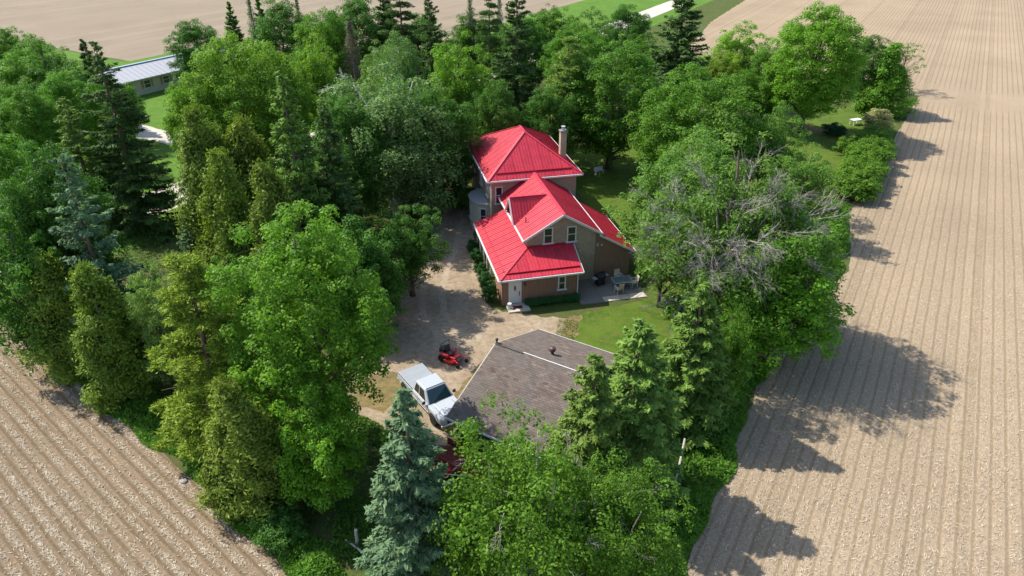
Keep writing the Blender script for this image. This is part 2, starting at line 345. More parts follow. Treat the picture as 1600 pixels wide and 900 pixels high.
# ---------------------------------------------------------------- tree prototypes (meshes are shared between copies)
def unit(a): return a / np.maximum(np.linalg.norm(a, axis=-1, keepdims=True), 1e-6)
def leaves(C, N, size, aspect, rng, axis=None, jit=0.35):
    """rhombic leaves at C facing N; axis: preferred long direction"""
    n = len(C); N = unit(N)
    A = rng.normal(size=(n, 3)) if axis is None else axis + rng.normal(size=(n, 3)) * jit
    A = unit(A - N * np.sum(A * N, 1, keepdims=True)); B = np.cross(N, A)
    L = (size * rng.uniform(0.65, 1.35, n))[:, None]; A = A * L / 2; B = B * L * aspect / 2
    V = np.empty((n, 4, 3)); V[:, 0] = C - A; V[:, 1] = C + B - A * 0.1; V[:, 2] = C + A; V[:, 3] = C - B - A * 0.1
    return V
def clump_leaves(centers, radii, per, size, rng, flat=0.75, up=0.45, aspect=0.62):
    C = []; N = []
    for c, r in zip(centers, radii):
        k = max(8, int(per * (r ** 2)))
        d = unit(rng.normal(size=(k, 3))); d[:, 2] = np.where(d[:, 2] < -0.35, -d[:, 2], d[:, 2])
        rr = r * rng.uniform(0.35, 1.08, k) ** 0.55
        p = d * rr[:, None]; p[:, 2] *= flat
        C.append(c + p); N.append(d * 1.0 + np.array([0, 0, up]) + rng.normal(size=(k, 3)) * 0.42)
    C = np.concatenate(C); N = np.concatenate(N)
    return C, N
def limbs(mb, H, cb, targets, r0, rng, n=6, lean=(0, 0)):
    top = np.array([lean[0], lean[1], H * 0.86]); kn = 6
    pts = [np.array([rng.normal() * 0.01 * H * i / kn + top[0] * i / kn, rng.normal() * 0.01 * H * i / kn + top[1] * i / kn, top[2] * i / kn]) for i in range(kn + 1)]
    pts[0] = np.zeros(3)
    mb.tube([(0, 0, -0.15), *[tuple(p) for p in pts[1:]]], [r0 * 1.25] + [r0 * (1 - 0.85 * i / kn) for i in range(1, kn + 1)], 8)
    for t in targets:
        hz = math.hypot(t[0], t[1]); z0 = max(H * cb * 0.8, t[2] - hz * rng.uniform(0.6, 1.1)); z0 = min(z0, H * 0.8)
        f = z0 / top[2]; st = top * f; st[2] = z0
        mid = st * 0.45 + np.array(t) * 0.55; mid[2] += hz * rng.uniform(-0.02, 0.10); mid[:2] += rng.normal(size=2) * 0.15
        rr = r0 * (1 - 0.8 * f) * 0.42
        mb.tube([tuple(st), tuple(mid), tuple(t)], [rr, rr * 0.6, rr * 0.18], 5, False)
def crown_points(rng, n, R, H, cb, inner=0.5, lump=0.2, squash=1.0, topheavy=0.0, boughs=30):
    """clump centres gathered on boughs of uneven reach, so the outline has lobes and gaps"""
    zc = H * (cb + 1) / 2 - H * 0.04; hz = H * (1 - cb) / 2; bd = [np.array([0.0, 0.05, 1.0])]
    while len(bd) < boughs:
        d = unit(rng.normal(size=(1, 3)))[0]
        if d[2] < -0.6 and rng.random() < 0.75: continue
        if bd and max(float(d @ q) for q in bd) > 0.90: continue
        bd.append(d)
    bd = np.array(bd); reach = 1 + lump * rng.uniform(-0.75, 0.55, boughs); reach[0] = 1.06; out = []
    while len(out) < n:
        if rng.random() < 0.86:
            k = rng.integers(boughs); d = unit((bd[k] + rng.normal(size=3) * 0.20)[None])[0]; along = 1 - inner * 1.15 * rng.random() ** 1.3; r = reach[k] * along * (1 - 0.55 * (1 - float(d @ bd[k])) * 4 * lump)
        else:
            d = unit(rng.normal(size=(1, 3)))[0]; r = (1 - lump * 0.6) * (1 - inner * rng.random() ** 1.4)
        wide = 1 + topheavy * d[2]; p = (d[0] * R * r * wide, d[1] * R * r * wide, zc + d[2] * hz * r * squash)
        if p[2] > 0.3: out.append(p)
    return np.array(out)

PROTO = {}
def register(key, H, R, trunk_mb, tmat, V, tint, lmat, extra=None):
    tm = trunk_mb.mesh(key + '_trunk', True); tm.materials.append(M[tmat])
    cm = np_mesh(key + '_crown', V.reshape(-1, 3), 4, tint); cm.materials.append(M[lmat])
    PROTO[key] = (H, R, tm, cm, extra)

def broadleaf(key, seed, H, R, cb, nc, rc, per, size, lump=0.22, inner=0.5, tmat='bark', r0=0.3, flat=0.75, topheavy=0.0, nlimb=26, aspect=0.62):
    rng = np.random.default_rng(seed); c = crown_points(rng, nc, R * 0.90, H, cb, inner, lump, 0.96, topheavy)
    rad = rc * rng.uniform(0.6, 1.35, nc); C, N = clump_leaves(c, rad, per, size, rng, flat, 0.45, aspect)
    V = leaves(C, N, size, aspect, rng); base = np.repeat(rng.random(nc), [max(8, int(per * r * r)) for r in rad])
    mb = MB(); limbs(mb, H, cb, c[rng.permutation(nc)[:nlimb]], r0, rng)
    register(key, H, R, mb, tmat, V, np.clip(0.6 * rng.random(len(C)) + 0.4 * base, 0, 1), 'leaf')

broadleaf('maple0', 11, 16, 5.2, 0.12, 680, 0.52, 320, 0.185, 0.28, 0.48, flat=1.0)
broadleaf('maple1', 12, 14, 5.0, 0.08, 520, 0.68, 240, 0.195, 0.22, 0.40, flat=0.85)
broadleaf('maple2', 13, 8.5, 3.0, 0.04, 260, 0.42, 430, 0.17, 0.32, 0.5, flat=0.95)
broadleaf('maple3', 14, 15, 7.0, 0.10, 720, 0.74, 200, 0.205, 0.22, 0.40, flat=0.85)
broadleaf('maple4', 15, 16, 6.0, 0.16, 860, 0.70, 210, 0.20, 0.08, 0.36, flat=0.85)
broadleaf('ash0', 21, 13, 4.3, 0.06, 460, 0.50, 280, 0.175, 0.45, 0.6, flat=0.9)
broadleaf('ash1', 22, 13, 5.2, 0.06, 500, 0.56, 240, 0.185, 0.45, 0.6, flat=0.85)
broadleaf('shrub0', 23, 3.2, 1.7, 0.0, 90, 0.42, 420, 0.17, 0.25, 0.5, r0=0.07)
broadleaf('shrub1', 24, 2.6, 2.2, 0.0, 110, 0.46, 380, 0.18, 0.3, 0.5, r0=0.06)

def locust():
    rng = np.random.default_rng(31); H, R = 8.5, 3.4; c = crown_points(rng, 46, R, H, 0.3, 0.5, 0.5); rad = 0.5 * rng.uniform(0.6, 1.3, 46)
    C, N = clump_leaves(c, rad, 130, 0.22, rng, 0.5); V = leaves(C, N, 0.24, 0.45, rng); mb = MB(); limbs(mb, H, 0.3, c, 0.16, rng)
    register('locust0', H, R, mb, 'bark', V, rng.random(len(C)), 'leaf')
locust()

def spruce(key, seed, H, R, step, nb, dens, droop, lmin=0.05, ragged=0.2, size=0.34, asp=0.30, r0=0.2, gap=0.0, power=0.85):
    rng = np.random.default_rng(seed); mb = MB(); mb.tube([(0, 0, -0.15), (0, 0, H * 0.5), (0, 0, H * 0.985)], [r0 * 1.2, r0 * 0.65, 0.02], 7)
    C = []; A = []; T = []; z = H * lmin
    while z < H * 0.985:
        f = z / H; L0 = R * (1 - f) ** power + 0.12
        for k in range(max(4, int(nb * (0.55 + 0.45 * (1 - f))))):
            if rng.random() < gap: continue
            az = rng.uniform(0, 2 * math.pi); L = L0 * rng.uniform(1 - ragged, 1 + ragged * 0.6); dr = droop * rng.uniform(0.6, 1.3) * (0.35 + 0.9 * (1 - f)) - 0.25 * f
            d = np.array([math.cos(az), math.sin(az), 0]); sd = np.array([-d[1], d[0], 0])
            n = int((14 + dens * L * (0.5 + 0.3 * L)))
            t = rng.uniform(0.12, 1.0, n) ** 0.7; zz = z + rng.normal() * 0.1 - dr * L * t + (0.18 + 0.22 * dr) * L * t ** 3
            w = (1 - t * 0.75) * L * 0.30; lat = rng.uniform(-1, 1, n) * w
            P = d[None] * (L * t)[:, None] + sd[None] * lat[:, None]; P[:, 2] = zz - np.abs(lat) * 0.35 * (0.4 + droop) + rng.normal(size=n) * 0.05
            ax = d[None] * 0.9 + sd[None] * (np.sign(lat) * 0.75)[:, None]; ax[:, 2] = -0.25 * droop - 0.05 + rng.normal(size=n) * 0.25
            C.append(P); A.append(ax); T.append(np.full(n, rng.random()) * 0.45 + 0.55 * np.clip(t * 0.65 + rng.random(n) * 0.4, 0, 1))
            if L > 0.9 and rng.random() < 0.5:
                e = d * L * 0.75; mb.tube([(0, 0, z), (e[0] * .5, e[1] * .5, z - dr * L * .4), (e[0], e[1], z - dr * L * .75 + .08 * L)], [0.035 + 0.012 * L, 0.025, 0.008], 4, False)
        z += step * rng.uniform(0.75, 1.25)
    C = np.concatenate(C); A = np.concatenate(A); n = len(C)
    rad = C.copy(); rad[:, 2] = 0; N = unit(rad) * 0.35 + np.array([0, 0, 0.8]) + rng.normal(size=(n, 3)) * 0.45
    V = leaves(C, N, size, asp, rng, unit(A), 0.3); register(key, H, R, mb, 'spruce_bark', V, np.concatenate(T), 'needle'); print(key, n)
spruce('spruce0', 41, 12, 2.6, 0.24, 9, 46, 0.35)
spruce('spruce1', 42, 18, 4.0, 0.42, 9, 42, 0.55, 0.10, 0.4, 0.42, 0.26, 0.26, 0.12, 0.75)
spruce('spruce2', 43, 12.5, 2.5, 0.24, 9, 52, 0.45, 0.04, 0.32, 0.30, 0.30, 0.2, 0.05, 0.7)
spruce('bspruce0', 44, 13, 2.6, 0.25, 9, 60, 0.22, 0.04, 0.25, 0.30, 0.34, 0.2, 0.03, 0.75)

spruce('bspruce1', 47, 13, 2.5, 0.33, 8, 62, 0.30, 0.04, 0.42, 0.30, 0.32, 0.2, 0.12, 0.65)

def dead_conifer():
    rng = np.random.default_rng(46); H, R = 12, 2.3; mb = MB(); mb.tube([(0, 0, 0), (0, 0, H)], [0.16, 0.02], 6); z = 1.0
    while z < H * 0.97:
        for k in range(6):
            az = rng.uniform(0, 6.28); L = R * (1 - z / H) ** 0.8 * rng.uniform(0.6, 1.1) + 0.1; d = np.array([math.cos(az), math.sin(az), 0.1]); e = d * L + [0, 0, z]
            mb.tube([(0, 0, z), tuple(e)], [0.03, 0.006], 3, False)
            for j in range(5):
                t = rng.uniform(0.3, 1); p = d * L * t + [0, 0, z]; q = p + unit(rng.normal(size=3) * [1, 1, 0.4] + d) * 0.4; mb.tube([tuple(p), tuple(q)], [0.012, 0.004], 3, False)
        z += 0.28
    n = 5200; z = rng.uniform(1.5, H, n); r = R * (1 - z / H) ** 0.8 * rng.uniform(0.3, 1, n); a = rng.uniform(0, 6.28, n)
    C = np.stack([r * np.cos(a), r * np.sin(a), z], 1); V = leaves(C, rng.normal(size=(n, 3)) + [0, 0, .5], 0.24, 0.25, rng)
    register('dead0', H, R, mb, 'dead_wood', V, rng.random(n), 'needle')
dead_conifer()

def pine(key, seed, H, R, levels, per, size, cb=0.12, r0=0.22):
    rng = np.random.default_rng(seed); mb = MB(); mb.tube([(0, 0, -0.15), (0.1, 0, H * 0.5), (0, 0.1, H * 0.97)], [r0 * 1.2, r0 * 0.7, 0.03], 7); cs = []; rs = []
    for i in range(levels):
        f = cb + (0.97 - cb) * i / (levels - 1); L0 = R * (1 - (f - cb) / (1 - cb)) ** 0.65 + 0.25
        for k in range(6):
            az = rng.uniform(0, 6.28); L = L0 * rng.uniform(0.6, 1.08); z = f * H + rng.normal() * 0.2; d = np.array([math.cos(az), math.sin(az), 0])
            e = d * L + [0, 0, z + 0.10 * L]; mb.tube([(0, 0, z), tuple(d * L * .5 + [0, 0, z]), tuple(e)], [0.05, 0.03, 0.012], 4, False)
            for j in range(max(2, int(L * 2.6))):
                t = rng.uniform(0.3, 1.0); sd = np.array([-d[1], d[0], 0]) * rng.normal() * 0.28 * L * (1.1 - 0.6 * t)
                cs.append(d * L * t + sd + [0, 0, z + 0.10 * L * t * t]); rs.append(rng.uniform(0.38, 0.62))
    cs = np.array(cs); rs = np.array(rs); C, N0 = clump_leaves(cs, rs, per, size, rng, 0.5, 0.5)
    rep = np.repeat(cs, [max(8, int(per * r * r)) for r in rs], 0); ax = unit(C - rep) + [0, 0, 0.35]
    N = rng.normal(size=C.shape) * 0.6 + [0, 0, 0.7]; V = leaves(C, N, size, 0.22, rng, unit(ax), 0.35)
    register(key, H, R, mb, 'spruce_bark', V, rng.random(len(C)), 'needle'); print(key, len(C))
pine('pine0', 51, 13, 3.6, 15, 330, 0.33)
pine('pine1', 52, 15, 3.4, 14, 230, 0.36, 0.2)

def cedar(key, seed, H, R, n, lump=0.25, belly=0.3, size=0.27):
    rng = np.random.default_rng(seed); nc = 330; mb = MB(); mb.tube([(0, 0, -0.15), (0, 0, H * 0.6), (0, 0, H * 0.95)], [0.16, 0.1, 0.02], 6)
    f = rng.random(nc) ** 1.15 * 0.99; ld = rng.integers(0, 5, nc); la = np.array([0, 1.3, 2.6, 3.9, 5.2]) + rng.uniform(-0.4, 0.4, 5); lr = np.array([0.0, 0.42, 0.5, 0.38, 0.48]) * R; lh = np.array([1.0, 0.86, 0.74, 0.90, 0.66]) * H; lw = np.array([0.66, 0.55, 0.5, 0.52, 0.5]) * R
    prof = np.minimum(1, (f + 0.16) / belly * 0.8) * (1 - np.clip((f - belly) / (1 - belly), 0, 1) ** 1.25)
    a = rng.uniform(0, 6.28, nc); lob = 1 + lump * rng.normal(size=nc) * 0.55; r = lw[ld] * (prof + 0.05) * lob * rng.uniform(0.72, 1.0, nc)
    cs = np.stack([lr[ld] * np.cos(la[ld]) * (1 - 0.3 * f) + r * np.cos(a), lr[ld] * np.sin(la[ld]) * (1 - 0.3 * f) + r * np.sin(a), f * lh[ld]], 1)
    k = n // nc; C = np.repeat(cs, k, 0); m = len(C); off = rng.normal(size=(m, 3)) * [0.24, 0.24, 0.30] * (R / 2.4); C = C + off; C[:, 2] = np.clip(C[:, 2], 0.03, H)
    out = C.copy(); out[:, 2] = 0; out = unit(out); ax = out * 0.55 + [0, 0, 0.75]; N = out * 0.8 + [0, 0, 0.45] + rng.normal(size=(m, 3)) * 0.5
    V = leaves(C, N, size, 0.36, rng, ax, 0.4); register(key, H, R, mb, 'spruce_bark', V, np.clip(np.repeat(rng.random(nc), k) * 0.45 + rng.random(m) * 0.55, 0, 1), 'needle')
cedar('cedar0', 61, 12, 2.6, 46000, 0.45); cedar('cedar1', 62, 12, 2.2, 40000, 0.38, 0.35); cedar('cedar2', 63, 11, 2.8, 46000, 0.6, 0.3)

def weeping(key, seed, H, R, cb, nc, rc, per, strands, nl, size, tmat, bare, r0=0.26):
    rng = np.random.default_rng(seed); c = crown_points(rng, nc, R * 0.88, H, cb, 0.55, 0.35, 0.94); rad = rc * rng.uniform(0.6, 1.3, nc)
    C, N = clump_leaves(c, rad, per, size, rng, 0.8); CC = [C]; NN = [N]
    for p, r in zip(c, rad):
        for s in range(strands):
            a = rng.uniform(0, 6.28); q = p + np.array([math.cos(a), math.sin(a), 0]) * r * rng.uniform(0.3, 1.1); L = rng.uniform(0.8, 2.4) * H / 18
            L = min(L, max(0.3, q[2] - 0.4)); t = np.sort(rng.random(nl)); o = unit(np.array([[q[0], q[1], 0.01]]))[0] * 0.35
            P = q[None] + o[None] * np.sin(t * 1.6)[:, None] * 0.6 - np.array([0, 0, 1.0])[None] * (L * t ** 1.2)[:, None] + rng.normal(size=(nl, 3)) * 0.07
            CC.append(P); NN.append(rng.normal(size=(nl, 3)) * 0.8 + o * 1.5 + [0, 0, 0.35])
    C = np.concatenate(CC); N = np.concatenate(NN); C[:, 2] = np.maximum(C[:, 2], 0.05); V = leaves(C, N, size, 0.6, rng); mb = MB()
    for q in range(3):
        a = q * 2.1 + 0.4; sub = c[rng.permutation(nc)[:14]]; limbs(mb, H * 0.97, cb, sub, r0 * 0.8, rng, lean=(math.cos(a) * R * 0.35, math.sin(a) * R * 0.35))
    for p in c[rng.permutation(nc)[:bare]]:
        tw(mb, np.array(p) * [0.97, 0.97, 1] , unit(np.array([p[0], p[1], 2.0 * rng.normal()])), 1.0, 2, rng, 0.02)
    register(key, H, R, mb, tmat, V, rng.random(len(C)), 'leaf'); print(key, len(C))
def tw(mb, p, d, L, depth, rng, r, droop=0.0):
    q = p + d * L * 0.5 + rng.normal(size=3) * 0.05 * L; e = p + d * L + rng.normal(size=3) * 0.1 * L - np.array([0, 0, droop * L])
    mb.tube([tuple(p), tuple(q), tuple(e)], [r, r * 0.75, r * 0.45], 3, False)
    if depth == 0: return
    for k in range(rng.integers(3, 7)):
        t = rng.uniform(0.25, 1.0); s = p * (1 - t) + e * t; nd = unit(d + rng.normal(size=3) * 0.45)
        tw(mb, s, nd, L * rng.uniform(0.45, 0.75), depth - 1, rng, r * 0.55, droop)
weeping('birch0', 71, 18, 6.0, 0.05, 300, 0.72, 120, 8, 15, 0.20, 'birch_bark', 12)
weeping('birch1', 72, 11, 4.2, 0.05, 430, 0.52, 230, 4, 10, 0.145, 'dead_wood', 26, 0.16)

def dying():
    rng = np.random.default_rng(81); H, R = 15, 6.5; nc = 360; c = crown_points(rng, nc, R * 0.92, H, 0.06, 0.6, 0.4)
    # the sunny outer side towards the field and the yard has died back
    dirs = unit(c - np.array([0, 0, 7.5])); gone = (dirs @ unit(np.array([0.10, -0.6, 0.75])) > 0.72) & (rng.random(nc) < 0.55); c = c[~gone]; nc = len(c)
    rad = 0.66 * rng.uniform(0.55, 1.3, nc); C, N = clump_leaves(c, rad, 170, 0.2, rng, 0.85); V = leaves(C, N, 0.21, 0.55, rng)
    mb = MB(); limbs(mb, H, 0.12, c[rng.permutation(nc)[:34]], 0.34, rng); dead = MB()
    for i in range(46):
        if i < 30: d = unit(np.array([0.10, -0.55, 0.62]) + rng.normal(size=3) * 0.50)
        else: d = unit(rng.normal(size=3) * [1, 1, 0.6] + [0, 0, 0.3])
        s = np.array([0, 0, 6.6]) + d * [R, R, 6.5] * rng.uniform(0.42, 0.72); dr = 0.22 if i < 30 else 0.10
        if i < 34: dead.tube([(0, 0, max(2.5, s[2] - 3.0)), tuple(s * 0.5 + [0, 0, 2.4]), tuple(s)], [0.09, 0.07, 0.045], 5, False)
        tw(dead, s, d, rng.uniform(1.4, 2.4), 3, rng, 0.032, dr)
    dm = dead.mesh('dying_dead_branches'); dm.materials.append(M['dead_wood'])
    register('dying0', H, R, mb, 'bark', V, rng.random(len(C)), 'leaf', ('dead_branches', dm)); print('dying', len(C), len(dm.polygons))
dying()

def bare_poplar():
    rng = np.random.default_rng(91); H, R = 16, 2.0; mb = MB(); mb.tube([(0, 0, 0), (0.2, 0, 8), (0, 0.2, H)], [0.18, 0.12, 0.02], 6)
    for z in np.arange(3, H - 0.5, 0.38):
        a = rng.uniform(0, 6.28); tw(mb, np.array([0.1, 0.1, z]), unit(np.array([math.cos(a) * 0.5, math.sin(a) * 0.5, 0.9])), rng.uniform(1.2, 2.4) * (1.15 - z / H), 2, rng, 0.035)
    n = 2600; z = rng.uniform(4, H, n); a = rng.uniform(0, 6.28, n); r = rng.uniform(0.2, 1.5, n) * (1.1 - z / H); C = np.stack([r * np.cos(a), r * np.sin(a), z], 1)
    register('poplar0', H, R, mb, 'dead_wood', leaves(C, rng.normal(size=(n, 3)), 0.17, 0.6, rng), rng.random(n), 'leaf')
bare_poplar()

def plant_tree(name, proto, x, y, h, r, color, rot, label, cat, group=None, lean=0.0):
    H, R, tm, cm, ex = PROTO[proto]
    e = thing(name, (x, y, 0), math.radians(rot), label, cat, group); e.scale = (r / R, r / R, h / H)
    link('trunk', tm, None, e)
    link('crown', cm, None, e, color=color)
    if ex: link(ex[0], ex[1], None, e)
    return e


